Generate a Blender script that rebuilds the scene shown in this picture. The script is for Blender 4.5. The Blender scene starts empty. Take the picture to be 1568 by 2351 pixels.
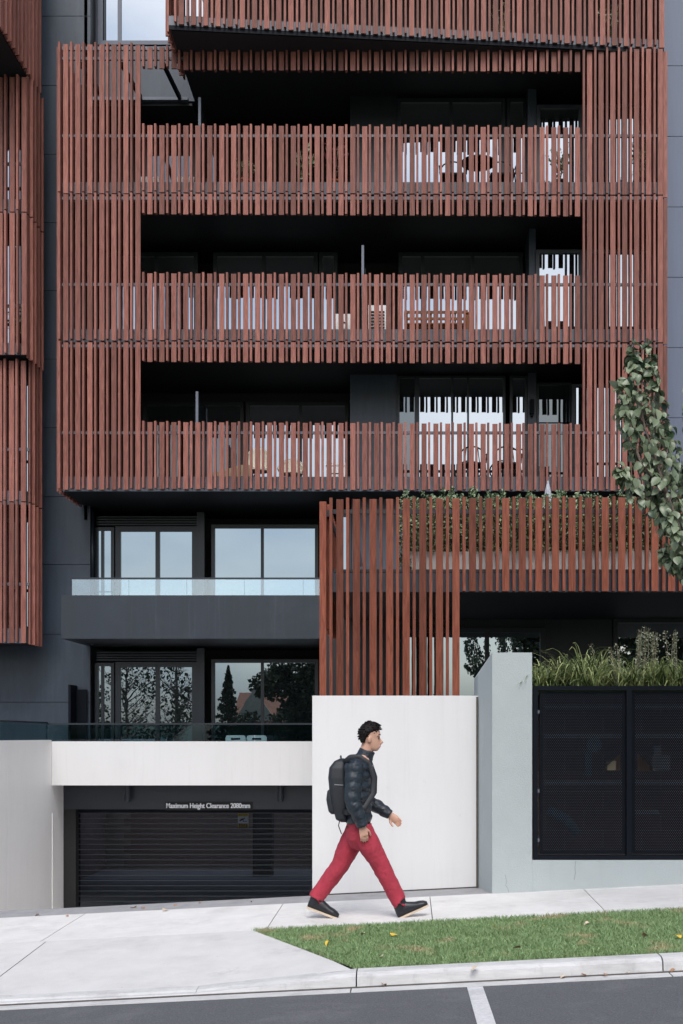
import bpy, bmesh, math, random
import numpy as np
from mathutils import Vector, Matrix, noise
R = math.radians
rng = random.Random(7)
nrg = np.random.default_rng(7)

# ------------------------------------------------------------------ camera, world, sun, exposure
F = 2856.0                      # focal length in photo units (photo 1568 units wide)
VX, VY = 940.0, 1690.0          # where lines running away from the camera meet
H = 1.6                         # eye height
scene = bpy.context.scene
col = scene.collection
cam = bpy.data.cameras.new('camera')
cam.sensor_fit = 'HORIZONTAL'; cam.sensor_width = 36.0
cam.lens = 36.0 * F / 1568.0
cam.shift_x = -(VX - 784.0) / 1568.0
cam.shift_y = (VY - 1175.4) / 1568.0
cam.clip_end = 2000
co = bpy.data.objects.new('camera', cam); col.objects.link(co)
co.location = (0, 0, H); co.rotation_euler = (R(90), 0, 0)
scene.camera = co

SUN_EL, SUN_AZ = 50.0, 177.0     # azimuth clockwise from +Y: behind the camera
w = bpy.data.worlds.new('World'); scene.world = w; w.use_nodes = True
nt = w.node_tree; nt.nodes.clear()
sky = nt.nodes.new('ShaderNodeTexSky'); sky.sky_type = 'NISHITA'; sky.sun_disc = False
sky.sun_elevation = R(SUN_EL); sky.sun_rotation = R(SUN_AZ)
sky.air_density = 1.0; sky.dust_density = 3.0; sky.ozone_density = 1.0
hs = nt.nodes.new('ShaderNodeHueSaturation'); hs.inputs['Saturation'].default_value = 0.60
tc = nt.nodes.new('ShaderNodeTexCoord')
cn = nt.nodes.new('ShaderNodeTexNoise'); cn.inputs['Scale'].default_value = 2.6; cn.inputs['Detail'].default_value = 5
cmap = nt.nodes.new('ShaderNodeMapping'); cmap.inputs['Scale'].default_value = (1, 1, 2.4)
cr = nt.nodes.new('ShaderNodeValToRGB')
cr.color_ramp.elements[0].position = 0.36; cr.color_ramp.elements[0].color = (0.66, 0.74, 0.86, 1)
cr.color_ramp.elements[1].position = 0.60; cr.color_ramp.elements[1].color = (1.18, 1.15, 1.12, 1)
mx = nt.nodes.new('ShaderNodeMix'); mx.data_type = 'RGBA'; mx.blend_type = 'MULTIPLY'; mx.inputs[0].default_value = 1.0
bg = nt.nodes.new('ShaderNodeBackground'); bg.inputs['Strength'].default_value = 0.15
ow = nt.nodes.new('ShaderNodeOutputWorld')
L = nt.links.new
L(tc.outputs['Generated'], cmap.inputs['Vector']); L(cmap.outputs['Vector'], cn.inputs['Vector']); L(cn.outputs['Fac'], cr.inputs['Fac'])
L(sky.outputs['Color'], hs.inputs['Color']); L(hs.outputs['Color'], mx.inputs[6]); L(cr.outputs['Color'], mx.inputs[7])
L(mx.outputs[2], bg.inputs['Color']); L(bg.outputs['Background'], ow.inputs['Surface'])

sl = bpy.data.lights.new('sun', 'SUN'); sl.energy = 1.4; sl.angle = R(35); sl.color = (1.0, 0.975, 0.945)
so = bpy.data.objects.new('sun', sl); col.objects.link(so)
sd = Vector((math.sin(R(SUN_AZ)) * math.cos(R(SUN_EL)), math.cos(R(SUN_AZ)) * math.cos(R(SUN_EL)), math.sin(R(SUN_EL))))
so.rotation_euler = sd.to_track_quat('Z', 'Y').to_euler()
so.location = sd * 60
vs = scene.view_settings
vs.view_transform = 'Standard'; vs.look = 'None'; vs.gamma = 1.0; vs.use_curve_mapping = False
vs.exposure = 0.35

# ------------------------------------------------------------------ pixel helpers (photo units -> metres at a known depth)
def X(px, Y): return (px - VX) * Y / F
def Z(py, Y): return H + (VY - py) * Y / F

# ------------------------------------------------------------------ materials
def newmat(name):
    m = bpy.data.materials.new(name); m.use_nodes = True
    return m, m.node_tree, m.node_tree.nodes['Principled BSDF']
def simple(name, c, rough=0.6, var=0.10, scale=6.0, bump=0.0, bscale=200.0, spec=0.5, metal=0.0, stretch=(1, 1, 1), detail=6):
    m, t, b = newmat(name)
    b.inputs['Roughness'].default_value = rough; b.inputs['Metallic'].default_value = metal
    b.inputs['Specular IOR Level'].default_value = spec
    tcn = t.nodes.new('ShaderNodeTexCoord'); mp = t.nodes.new('ShaderNodeMapping'); mp.inputs['Scale'].default_value = stretch
    n = t.nodes.new('ShaderNodeTexNoise'); n.inputs['Scale'].default_value = scale; n.inputs['Detail'].default_value = detail; n.inputs['Roughness'].default_value = 0.65
    rp = t.nodes.new('ShaderNodeValToRGB')
    rp.color_ramp.elements[0].position = 0.3; rp.color_ramp.elements[1].position = 0.7
    rp.color_ramp.elements[0].color = tuple(x * (1 - var) for x in c) + (1,)
    rp.color_ramp.elements[1].color = tuple(min(1, x * (1 + var)) for x in c) + (1,)
    t.links.new(tcn.outputs['Object'], mp.inputs['Vector']); t.links.new(mp.outputs['Vector'], n.inputs['Vector'])
    t.links.new(n.outputs['Fac'], rp.inputs['Fac']); t.links.new(rp.outputs['Color'], b.inputs['Base Color'])
    if bump:
        n2 = t.nodes.new('ShaderNodeTexNoise'); n2.inputs['Scale'].default_value = bscale; n2.inputs['Detail'].default_value = 3
        bp = t.nodes.new('ShaderNodeBump'); bp.inputs['Strength'].default_value = bump; bp.inputs['Distance'].default_value = 0.01
        t.links.new(tcn.outputs['Object'], n2.inputs['Vector']); t.links.new(n2.outputs['Fac'], bp.inputs['Height']); t.links.new(bp.outputs['Normal'], b.inputs['Normal'])
    return m
def wood(name, dark, light, rough=0.5, rnd=0.22):
    m, t, b = newmat(name)
    b.inputs['Roughness'].default_value = rough; b.inputs['Specular IOR Level'].default_value = 0.2
    tcn = t.nodes.new('ShaderNodeTexCoord'); oi = t.nodes.new('ShaderNodeObjectInfo')
    ml = t.nodes.new('ShaderNodeMath'); ml.operation = 'MULTIPLY'; ml.inputs[1].default_value = 37.0
    cb = t.nodes.new('ShaderNodeCombineXYZ'); va = t.nodes.new('ShaderNodeVectorMath'); va.operation = 'ADD'
    t.links.new(oi.outputs['Random'], ml.inputs[0])
    for k in range(3): t.links.new(ml.outputs[0], cb.inputs[k])
    t.links.new(tcn.outputs['Object'], va.inputs[0]); t.links.new(cb.outputs[0], va.inputs[1])
    mp = t.nodes.new('ShaderNodeMapping'); mp.inputs['Scale'].default_value = (26, 26, 2.2)
    n = t.nodes.new('ShaderNodeTexNoise'); n.inputs['Scale'].default_value = 1.0; n.inputs['Detail'].default_value = 5; n.inputs['Distortion'].default_value = 1.6
    t.links.new(va.outputs[0], mp.inputs['Vector']); t.links.new(mp.outputs['Vector'], n.inputs['Vector'])
    rp = t.nodes.new('ShaderNodeValToRGB'); e = rp.color_ramp.elements
    e[0].position = 0.32; e[1].position = 0.74; e[0].color = dark + (1,); e[1].color = light + (1,)
    t.links.new(n.outputs['Fac'], rp.inputs['Fac'])
    mr = t.nodes.new('ShaderNodeMapRange'); mr.inputs['To Min'].default_value = 1 - rnd; mr.inputs['To Max'].default_value = 1 + rnd
    t.links.new(oi.outputs['Random'], mr.inputs['Value'])
    h = t.nodes.new('ShaderNodeHueSaturation')
    t.links.new(mr.outputs[0], h.inputs['Value']); t.links.new(rp.outputs['Color'], h.inputs['Color'])
    t.links.new(h.outputs['Color'], b.inputs['Base Color'])
    return m
def glass_mirror(name, tint, fac, base=(0.016, 0.020, 0.022), wave=0.0):
    m = bpy.data.materials.new(name); m.use_nodes = True; t = m.node_tree; t.nodes.clear()
    o = t.nodes.new('ShaderNodeOutputMaterial'); g = t.nodes.new('ShaderNodeBsdfGlossy'); g.inputs['Roughness'].default_value = 0.0
    g.inputs['Color'].default_value = tint + (1,)
    d = t.nodes.new('ShaderNodeBsdfDiffuse'); d.inputs['Color'].default_value = base + (1,)
    x = t.nodes.new('ShaderNodeMixShader'); x.inputs[0].default_value = fac
    if wave:
        tcn = t.nodes.new('ShaderNodeTexCoord'); n = t.nodes.new('ShaderNodeTexNoise'); n.inputs['Scale'].default_value = 3.0; n.inputs['Detail'].default_value = 1
        bp = t.nodes.new('ShaderNodeBump'); bp.inputs['Strength'].default_value = wave; bp.inputs['Distance'].default_value = 0.02
        t.links.new(tcn.outputs['Object'], n.inputs['Vector']); t.links.new(n.outputs['Fac'], bp.inputs['Height']); t.links.new(bp.outputs['Normal'], g.inputs['Normal'])
    t.links.new(d.outputs[0], x.inputs[1]); t.links.new(g.outputs[0], x.inputs[2]); t.links.new(x.outputs[0], o.inputs['Surface'])
    return m
def glass_clear(name, tint, fac):
    m = bpy.data.materials.new(name); m.use_nodes = True; t = m.node_tree; t.nodes.clear()
    o = t.nodes.new('ShaderNodeOutputMaterial'); g = t.nodes.new('ShaderNodeBsdfGlossy'); g.inputs['Roughness'].default_value = 0.01
    g.inputs['Color'].default_value = (0.85, 0.93, 1, 1)
    d = t.nodes.new('ShaderNodeBsdfTransparent'); d.inputs['Color'].default_value = tint + (1,)
    x = t.nodes.new('ShaderNodeMixShader'); x.inputs[0].default_value = fac
    t.links.new(d.outputs[0], x.inputs[1]); t.links.new(g.outputs[0], x.inputs[2]); t.links.new(x.outputs[0], o.inputs['Surface'])
    return m
def leafmat(name, c1, c2, rough=0.4, trans=0.25, scale=9.0, perobj=True):
    m, t, b = newmat(name)
    b.inputs['Roughness'].default_value = rough
    tcn = t.nodes.new('ShaderNodeTexCoord'); n = t.nodes.new('ShaderNodeTexNoise'); n.inputs['Scale'].default_value = scale; n.inputs['Detail'].default_value = 4
    geo = t.nodes.new('ShaderNodeNewGeometry'); t.links.new(geo.outputs['Position'], n.inputs['Vector'])
    rp = t.nodes.new('ShaderNodeValToRGB'); e = rp.color_ramp.elements; e[0].position = 0.33; e[1].position = 0.68
    e[0].color = c1 + (1,); e[1].color = c2 + (1,)
    src = n.outputs['Fac']
    if perobj:
        ad = t.nodes.new('ShaderNodeMath'); ad.operation = 'MULTIPLY_ADD'; ad.inputs[1].default_value = 0.5
        sb = t.nodes.new('ShaderNodeMath'); sb.operation = 'MULTIPLY'; sb.inputs[1].default_value = 0.5
        t.links.new(geo.outputs['Random Per Island'], ad.inputs[0]); t.links.new(n.outputs['Fac'], sb.inputs[0]); t.links.new(sb.outputs[0], ad.inputs[2]); src = ad.outputs[0]
    t.links.new(src, rp.inputs['Fac']); t.links.new(rp.outputs['Color'], b.inputs['Base Color'])
    tr = t.nodes.new('ShaderNodeBsdfTranslucent'); t.links.new(rp.outputs['Color'], tr.inputs['Color'])
    x = t.nodes.new('ShaderNodeMixShader'); x.inputs[0].default_value = trans
    o = t.nodes['Material Output']
    t.links.new(b.outputs[0], x.inputs[1]); t.links.new(tr.outputs[0], x.inputs[2]); t.links.new(x.outputs[0], o.inputs['Surface'])
    return m
def perforated(name, c, pitch, radius, rough=0.45):
    m, t, b = newmat(name); b.inputs['Base Color'].default_value = c + (1,); b.inputs['Roughness'].default_value = rough; b.inputs['Metallic'].default_value = 0.0; b.inputs['Specular IOR Level'].default_value = 0.12
    tcn = t.nodes.new('ShaderNodeTexCoord'); sp = t.nodes.new('ShaderNodeSeparateXYZ'); t.links.new(tcn.outputs['Object'], sp.inputs[0])
    def math_(op, a, bb=None, c_=None):
        n = t.nodes.new('ShaderNodeMath'); n.operation = op
        for i, v in enumerate((a, bb, c_)):
            if v is None: continue
            if isinstance(v, (int, float)): n.inputs[i].default_value = v
            else: t.links.new(v, n.inputs[i])
        return n.outputs[0]
    def lattice(ox, oz):
        u = math_('SUBTRACT', math_('FRACT', math_('ADD', math_('DIVIDE', sp.outputs[0], pitch), 100.0 + ox)), 0.5)
        v = math_('SUBTRACT', math_('FRACT', math_('ADD', math_('DIVIDE', sp.outputs[2], pitch * 1.6), 100.0 + oz)), 0.5)
        v2 = math_('MULTIPLY', v, 1.6)
        return math_('SQRT', math_('ADD', math_('MULTIPLY', u, u), math_('MULTIPLY', v2, v2)))
    d = math_('MINIMUM', lattice(0, 0), lattice(0.5, 0.5))
    mask = math_('LESS_THAN', d, radius)
    tr = t.nodes.new('ShaderNodeBsdfTransparent'); x = t.nodes.new('ShaderNodeMixShader')
    o = t.nodes['Material Output']
    t.links.new(mask, x.inputs[0]); t.links.new(b.outputs[0], x.inputs[1]); t.links.new(tr.outputs[0], x.inputs[2]); t.links.new(x.outputs[0], o.inputs['Surface'])
    return m
def weather(m, specks=0.0, streaks=0.0, blotch=0.0, dark=(0.12, 0.11, 0.10), sscale=34.0):      # scuffs, run marks and blotches with shapes of their own
    t = m.node_tree; b = t.nodes['Principled BSDF']; geo = t.nodes.new('ShaderNodeNewGeometry'); last = b.inputs['Base Color'].links[0].from_socket
    for amt, sc, sca, p0, p1 in ((specks, (1, 1, 1), sscale, 0.66, 0.72), (streaks, (9, 9, 0.35), 1.0, 0.56, 0.72), (blotch, (1, 1, 1), 1.7, 0.52, 0.72)):
        if not amt: continue
        mp = t.nodes.new('ShaderNodeMapping'); mp.inputs['Scale'].default_value = sc; t.links.new(geo.outputs['Position'], mp.inputs['Vector'])
        n = t.nodes.new('ShaderNodeTexNoise'); n.inputs['Scale'].default_value = sca; n.inputs['Detail'].default_value = 5; n.inputs['Roughness'].default_value = 0.7; t.links.new(mp.outputs[0], n.inputs['Vector'])
        r = t.nodes.new('ShaderNodeMapRange'); r.inputs['From Min'].default_value = p0; r.inputs['From Max'].default_value = p1; r.inputs['To Max'].default_value = amt; t.links.new(n.outputs['Fac'], r.inputs['Value'])
        x = t.nodes.new('ShaderNodeMix'); x.data_type = 'RGBA'; x.inputs[7].default_value = dark + (1,)
        t.links.new(r.outputs[0], x.inputs[0]); t.links.new(last, x.inputs[6]); last = x.outputs[2]
    t.links.new(last, b.inputs['Base Color']); return m
def stained(name, c):
    m = simple(name, c, 0.85, 0.07, 3.0, bump=0.3, bscale=120, detail=12); t = m.node_tree; b = t.nodes['Principled BSDF']
    geo = t.nodes.new('ShaderNodeNewGeometry'); src = b.inputs['Base Color'].links[0].from_socket
    last = src
    for (cx, cy, rx, ry, amt) in ((-0.78, 9.75, 0.42, 0.28, 0.42), (-1.35, 9.25, 0.30, 0.16, 0.30)):      # tyre scuffs by the flare
        mp = t.nodes.new('ShaderNodeMapping'); mp.vector_type = 'TEXTURE'; mp.inputs['Location'].default_value = (cx, cy, 0); mp.inputs['Scale'].default_value = (rx, ry, 10)
        ln = t.nodes.new('ShaderNodeVectorMath'); ln.operation = 'LENGTH'
        t.links.new(geo.outputs['Position'], mp.inputs['Vector']); t.links.new(mp.outputs[0], ln.inputs[0])
        mr = t.nodes.new('ShaderNodeMapRange'); mr.inputs['From Min'].default_value = 1.0; mr.inputs['From Max'].default_value = 0.1; t.links.new(ln.outputs['Value'], mr.inputs['Value'])
        n = t.nodes.new('ShaderNodeTexNoise'); n.inputs['Scale'].default_value = 9.0; n.inputs['Detail'].default_value = 8; n.inputs['Roughness'].default_value = 0.75
        t.links.new(geo.outputs['Position'], n.inputs['Vector'])
        r2 = t.nodes.new('ShaderNodeValToRGB'); r2.color_ramp.elements[0].position = 0.46; r2.color_ramp.elements[1].position = 0.66; t.links.new(n.outputs['Fac'], r2.inputs['Fac'])
        mu = t.nodes.new('ShaderNodeMath'); mu.operation = 'MULTIPLY'; t.links.new(mr.outputs[0], mu.inputs[0]); t.links.new(r2.outputs['Color'], mu.inputs[1])
        m2 = t.nodes.new('ShaderNodeMath'); m2.operation = 'MULTIPLY'; m2.inputs[1].default_value = amt; t.links.new(mu.outputs[0], m2.inputs[0])
        x = t.nodes.new('ShaderNodeMix'); x.data_type = 'RGBA'; x.inputs[7].default_value = (0.10, 0.10, 0.10, 1)
        t.links.new(m2.outputs[0], x.inputs[0]); t.links.new(last, x.inputs[6]); last = x.outputs[2]
    t.links.new(last, b.inputs['Base Color'])
    return m
def verge_mat(name, g1, g2, br, rough=0.7, trans=0.0):
    m, t, b = newmat(name); b.inputs['Roughness'].default_value = rough
    geo = t.nodes.new('ShaderNodeNewGeometry')
    n = t.nodes.new('ShaderNodeTexNoise'); n.inputs['Scale'].default_value = 9.0; n.inputs['Detail'].default_value = 3
    n2 = t.nodes.new('ShaderNodeTexNoise'); n2.inputs['Scale'].default_value = 2.6; n2.inputs['Detail'].default_value = 5
    t.links.new(geo.outputs['Position'], n.inputs['Vector']); t.links.new(geo.outputs['Position'], n2.inputs['Vector'])
    ad = t.nodes.new('ShaderNodeMath'); ad.operation = 'MULTIPLY_ADD'; ad.inputs[1].default_value = 0.5
    sb = t.nodes.new('ShaderNodeMath'); sb.operation = 'MULTIPLY'; sb.inputs[1].default_value = 0.5
    t.links.new(geo.outputs['Random Per Island'], ad.inputs[0]); t.links.new(n.outputs['Fac'], sb.inputs[0]); t.links.new(sb.outputs[0], ad.inputs[2])
    rp = t.nodes.new('ShaderNodeValToRGB'); e = rp.color_ramp.elements; e[0].position = 0.2; e[1].position = 0.8; e[0].color = g1 + (1,); e[1].color = g2 + (1,)
    t.links.new(ad.outputs[0], rp.inputs['Fac'])
    r2 = t.nodes.new('ShaderNodeValToRGB'); e = r2.color_ramp.elements; e[0].position = 0.58; e[1].position = 0.70; e[0].color = (0, 0, 0, 1); e[1].color = (0.8, 0.8, 0.8, 1)
    t.links.new(n2.outputs['Fac'], r2.inputs['Fac'])
    x = t.nodes.new('ShaderNodeMix'); x.data_type = 'RGBA'; x.inputs[7].default_value = br + (1,)
    t.links.new(r2.outputs['Color'], x.inputs[0]); t.links.new(rp.outputs['Color'], x.inputs[6]); t.links.new(x.outputs[2], b.inputs['Base Color'])
    return m
M = {}
M['slat'] = wood('weathered_skylit_wood', (0.160, 0.059, 0.046), (0.290, 0.121, 0.095), rnd=0.32)  # same wood as the screen; weathering, haze and sky light put into the colour
M['slat_low'] = wood('low_brown_wood', (0.120, 0.033, 0.0185), (0.235, 0.073, 0.043), rnd=0.32)  # same wood as the upper slats, without the sky light coloured into those
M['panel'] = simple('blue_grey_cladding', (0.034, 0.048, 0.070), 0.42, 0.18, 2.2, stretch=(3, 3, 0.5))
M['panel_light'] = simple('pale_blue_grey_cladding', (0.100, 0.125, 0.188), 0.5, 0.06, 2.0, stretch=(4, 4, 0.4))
M['grey_metal'] = simple('blue_grey_metal', (0.105, 0.120, 0.155), 0.45, 0.06, 4)
M['frame'] = simple('charcoal_window_frame', (0.013, 0.019, 0.027), 0.38, 0.06, 5)
M['soffit'] = simple('charcoal_soffit_paint', (0.013, 0.015, 0.019), 0.6, 0.15, 2.0)
M['black_metal'] = simple('black_powder_coat', (0.004, 0.006, 0.010), 0.55, 0.1, 8, spec=0.12)
M['parapet'] = simple('charcoal_render', (0.0125, 0.0200, 0.030), 0.5, 0.14, 1.6, stretch=(4, 4, 0.35))
M['white'] = simple('white_wall_lightened', (0.82, 0.81, 0.80), 0.55, 0.02, 1.5, bump=0.02, bscale=120, stretch=(2.2, 2.2, 0.4))  # same paint as the beam, lightened to make up for the shaded side wall
M['white_beam'] = simple('white_beam_tone', (0.635, 0.632, 0.630), 0.55, 0.02, 1.5, bump=0.02, bscale=120, stretch=(2.2, 2.2, 0.4))  # same paint as the side wall, darkened because the beam is better lit
M['white_street'] = simple('street_wall_white', (0.635, 0.635, 0.635), 0.55, 0.03, 1.5, bump=0.02, bscale=120, stretch=(2.2, 2.2, 0.4))  # white toned down in colour for the weaker light near the street
M['render'] = simple('pale_blue_grey_render', (0.390, 0.432, 0.436), 0.85, 0.03, 3.0, bump=0.35, bscale=95)
M['planter'] = simple('concrete_planter', (0.82, 0.81, 0.81), 0.85, 0.06, 5, bump=0.1, bscale=120)
M['concrete'] = simple('pale_concrete', (0.66, 0.65, 0.635), 0.85, 0.09, 3.6, bump=0.3, bscale=120, detail=12)
M['crossing'] = stained('stained_crossing_concrete', (0.585, 0.58, 0.57))
M['kerb'] = simple('kerb_concrete', (0.52, 0.52, 0.52), 0.85, 0.16, 5.0, bump=0.2, bscale=120, detail=9, stretch=(0.6, 2, 4))
M['drive'] = simple('grey_driveway_concrete', (0.30, 0.30, 0.31), 0.85, 0.16, 5, bump=0.25, bscale=150, detail=9)
M['joint'] = simple('dark_joint_dirt', (0.09, 0.08, 0.07), 0.9, 0.3, 20)
M['asphalt'] = simple('asphalt', (0.098, 0.101, 0.110), 0.85, 0.42, 85, bump=0.7, bscale=140, detail=4)
M['paint'] = simple('road_paint', (0.60, 0.60, 0.61), 0.75, 0.16, 40, bump=0.5, bscale=140, detail=10)
M['soil'] = verge_mat('verge_soil', (0.09, 0.13, 0.05), (0.14, 0.18, 0.07), (0.38, 0.27, 0.17), 0.95)
M['grass'] = verge_mat('verge_grass', (0.125, 0.215, 0.075), (0.280, 0.395, 0.190), (0.50, 0.36, 0.23), 0.6)
M['glass'] = glass_mirror('window_glass', (0.80, 0.88, 0.95), 0.46, wave=0.012)
M['glass_low'] = glass_mirror('window_glass_blue', (0.72, 0.88, 1.0), 0.37, wave=0.012)
M['glass_dark'] = glass_mirror('window_glass_dark', (0.7, 0.8, 0.85), 0.16, wave=0.02)
M['balglass'] = glass_clear('balustrade_glass', (0.80, 0.90, 0.95), 0.20)
M['balglass_dark'] = glass_clear('balustrade_glass_green', (0.62, 0.74, 0.76), 0.05)
M['door_slat'] = glass_clear('perforated_door_slat', (0.66, 0.68, 0.70), 0.006)
M['block'] = simple('brown_concrete_block', (0.27, 0.20, 0.185), 0.9, 0.18, 6, bump=0.2, bscale=60)
M['mortar'] = simple('mortar', (0.36, 0.33, 0.30), 0.9, 0.1, 20)
M['perf'] = perforated('perforated_black_steel', (0.005, 0.007, 0.011), 0.019, 0.24, 0.75)
M['leaf'] = leafmat('pear_leaf', (0.026, 0.058, 0.026), (0.250, 0.300, 0.190), 0.34, 0.18, 3.0)
M['hedge'] = leafmat('hedge_leaf', (0.018, 0.052, 0.018), (0.400, 0.500, 0.300), 0.32, 0.25, 14.0)
M['strap'] = leafmat('strappy_leaf', (0.024, 0.050, 0.010), (0.430, 0.490, 0.210), 0.4, 0.25, 12.0)
M['herb'] = leafmat('grey_green_leaf', (0.13, 0.155, 0.095), (0.29, 0.32, 0.215), 0.6, 0.2, 20.0)
M['far_leaf'] = leafmat('evergreen_foliage', (0.016, 0.028, 0.012), (0.075, 0.090, 0.040), 0.7, 0.1, 1.5)
M['bark'] = simple('grey_brown_bark', (0.16, 0.12, 0.10), 0.85, 0.3, 30, stretch=(1, 1, 0.3))
M['stem'] = simple('reddish_stem', (0.30, 0.23, 0.16), 0.7, 0.2, 30)
M['skin'] = simple('skin', (0.52, 0.30, 0.22), 0.5, 0.05, 12)
M['hair'] = simple('dark_hair', (0.008, 0.006, 0.006), 0.6, 0.4, 60, bump=0.6, bscale=90, spec=0.2)
M['jacket'] = simple('dark_navy_nylon', (0.011, 0.019, 0.029), 0.48, 0.3, 12, bump=0.25, bscale=55)
M['jacket_trim'] = simple('brown_grey_trim', (0.09, 0.065, 0.055), 0.6, 0.1, 10)
M['trousers'] = simple('red_cotton', (0.34, 0.028, 0.050), 0.85, 0.22, 7, bump=0.25, bscale=30, stretch=(1, 1, 0.5))
M['belt'] = simple('brown_leather', (0.15, 0.06, 0.03), 0.5, 0.1, 30)
M['boot'] = simple('black_leather', (0.010, 0.012, 0.016), 0.4, 0.3, 20, bump=0.1, bscale=60)
M['sole'] = simple('cream_rubber', (0.55, 0.45, 0.34), 0.7, 0.1, 20)
M['pack'] = simple('black_nylon_pack', (0.012, 0.015, 0.020), 0.6, 0.2, 20, bump=0.15, bscale=60)
M['strap_grey'] = simple('grey_webbing', (0.35, 0.36, 0.38), 0.7, 0.1, 30)
M['eye'] = simple('dark_eye', (0.02, 0.012, 0.01), 0.2, 0.1, 5)
M['lip'] = simple('lips', (0.40, 0.16, 0.14), 0.5, 0.05, 9)
M['black'] = simple('matte_black', (0.008, 0.008, 0.009), 0.7, 0.2, 10)
M['text'] = simple('white_lettering', (0.85, 0.87, 0.9), 0.6, 0.01, 5)
M['yellow'] = simple('yellow_sign', (0.75, 0.45, 0.02), 0.6, 0.02, 5)
M['white_plastic'] = simple('white_plastic', (0.78, 0.80, 0.82), 0.45, 0.03, 6)
M['cream'] = simple('cream_moulded_plastic', (0.72, 0.68, 0.58), 0.5, 0.03, 6)
M['teak'] = wood('teak', (0.16, 0.060, 0.022), (0.30, 0.125, 0.05))
M['wicker'] = simple('brown_wicker', (0.16, 0.115, 0.095), 0.8, 0.4, 40, bump=0.6, bscale=60)
M['terracotta'] = simple('terracotta', (0.46, 0.17, 0.09), 0.8, 0.1, 9)
M['cushion'] = simple('tan_cushion', (0.36, 0.27, 0.18), 0.85, 0.1, 9)
M['canvas'] = simple('off_white_canvas', (0.36, 0.38, 0.42), 0.85, 0.06, 9)
M['brick_red'] = simple('red_brick', (0.42, 0.19, 0.12), 0.9, 0.2, 6)
M['tile_red'] = simple('terracotta_roof_tile', (0.46, 0.20, 0.12), 0.85, 0.25, 8)
M['gable'] = simple('cream_gable', (0.74, 0.66, 0.54), 0.85, 0.1, 4)
M['leaf_yellow'] = simple('yellow_leaf', (0.72, 0.47, 0.04), 0.6, 0.15, 30)
M['leaf_brown'] = simple('brown_leaf', (0.34, 0.20, 0.12), 0.8, 0.2, 30)
M['leaf_tan'] = simple('tan_leaf', (0.58, 0.47, 0.36), 0.8, 0.1, 30)
M['steel'] = simple('galvanised_steel', (0.42, 0.45, 0.48), 0.4, 0.1, 12, metal=0.5)
M['copper_red'] = simple('burgundy_leaf', (0.10, 0.014, 0.022), 0.5, 0.3, 20)
M['blue_pipe'] = simple('pale_blue_painted_pipe', (0.22, 0.34, 0.42), 0.5, 0.1, 12)
M['beige'] = simple('beige_box', (0.50, 0.42, 0.30), 0.7, 0.05, 9)

for k_ in ('white', 'white_beam', 'white_street'): weather(M[k_], 0.08, 0.06, 0.03, sscale=9.0)
weather(M['render'], 0.08, 0.05, 0.06)
weather(M['parapet'], 0.0, 0.22, 0.1, (0.08, 0.09, 0.11)); weather(M['panel'], 0.0, 0.16, 0.10, (0.13, 0.15, 0.17))
weather(M['concrete'], 0.40, 0.0, 0.22, sscale=26.0); weather(M['crossing'], 0.35, 0.0, 0.14, sscale=26.0); weather(M['kerb'], 0.45, 0.25, 0.35, sscale=14.0)
weather(M['asphalt'], 0.6, 0.0, 0.25, (0.24, 0.24, 0.25), 60.0); weather(M['paint'], 0.6, 0.0, 0.3, (0.12, 0.12, 0.13), 22.0); weather(M['drive'], 0.4, 0.0, 0.3, sscale=26.0)
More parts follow.
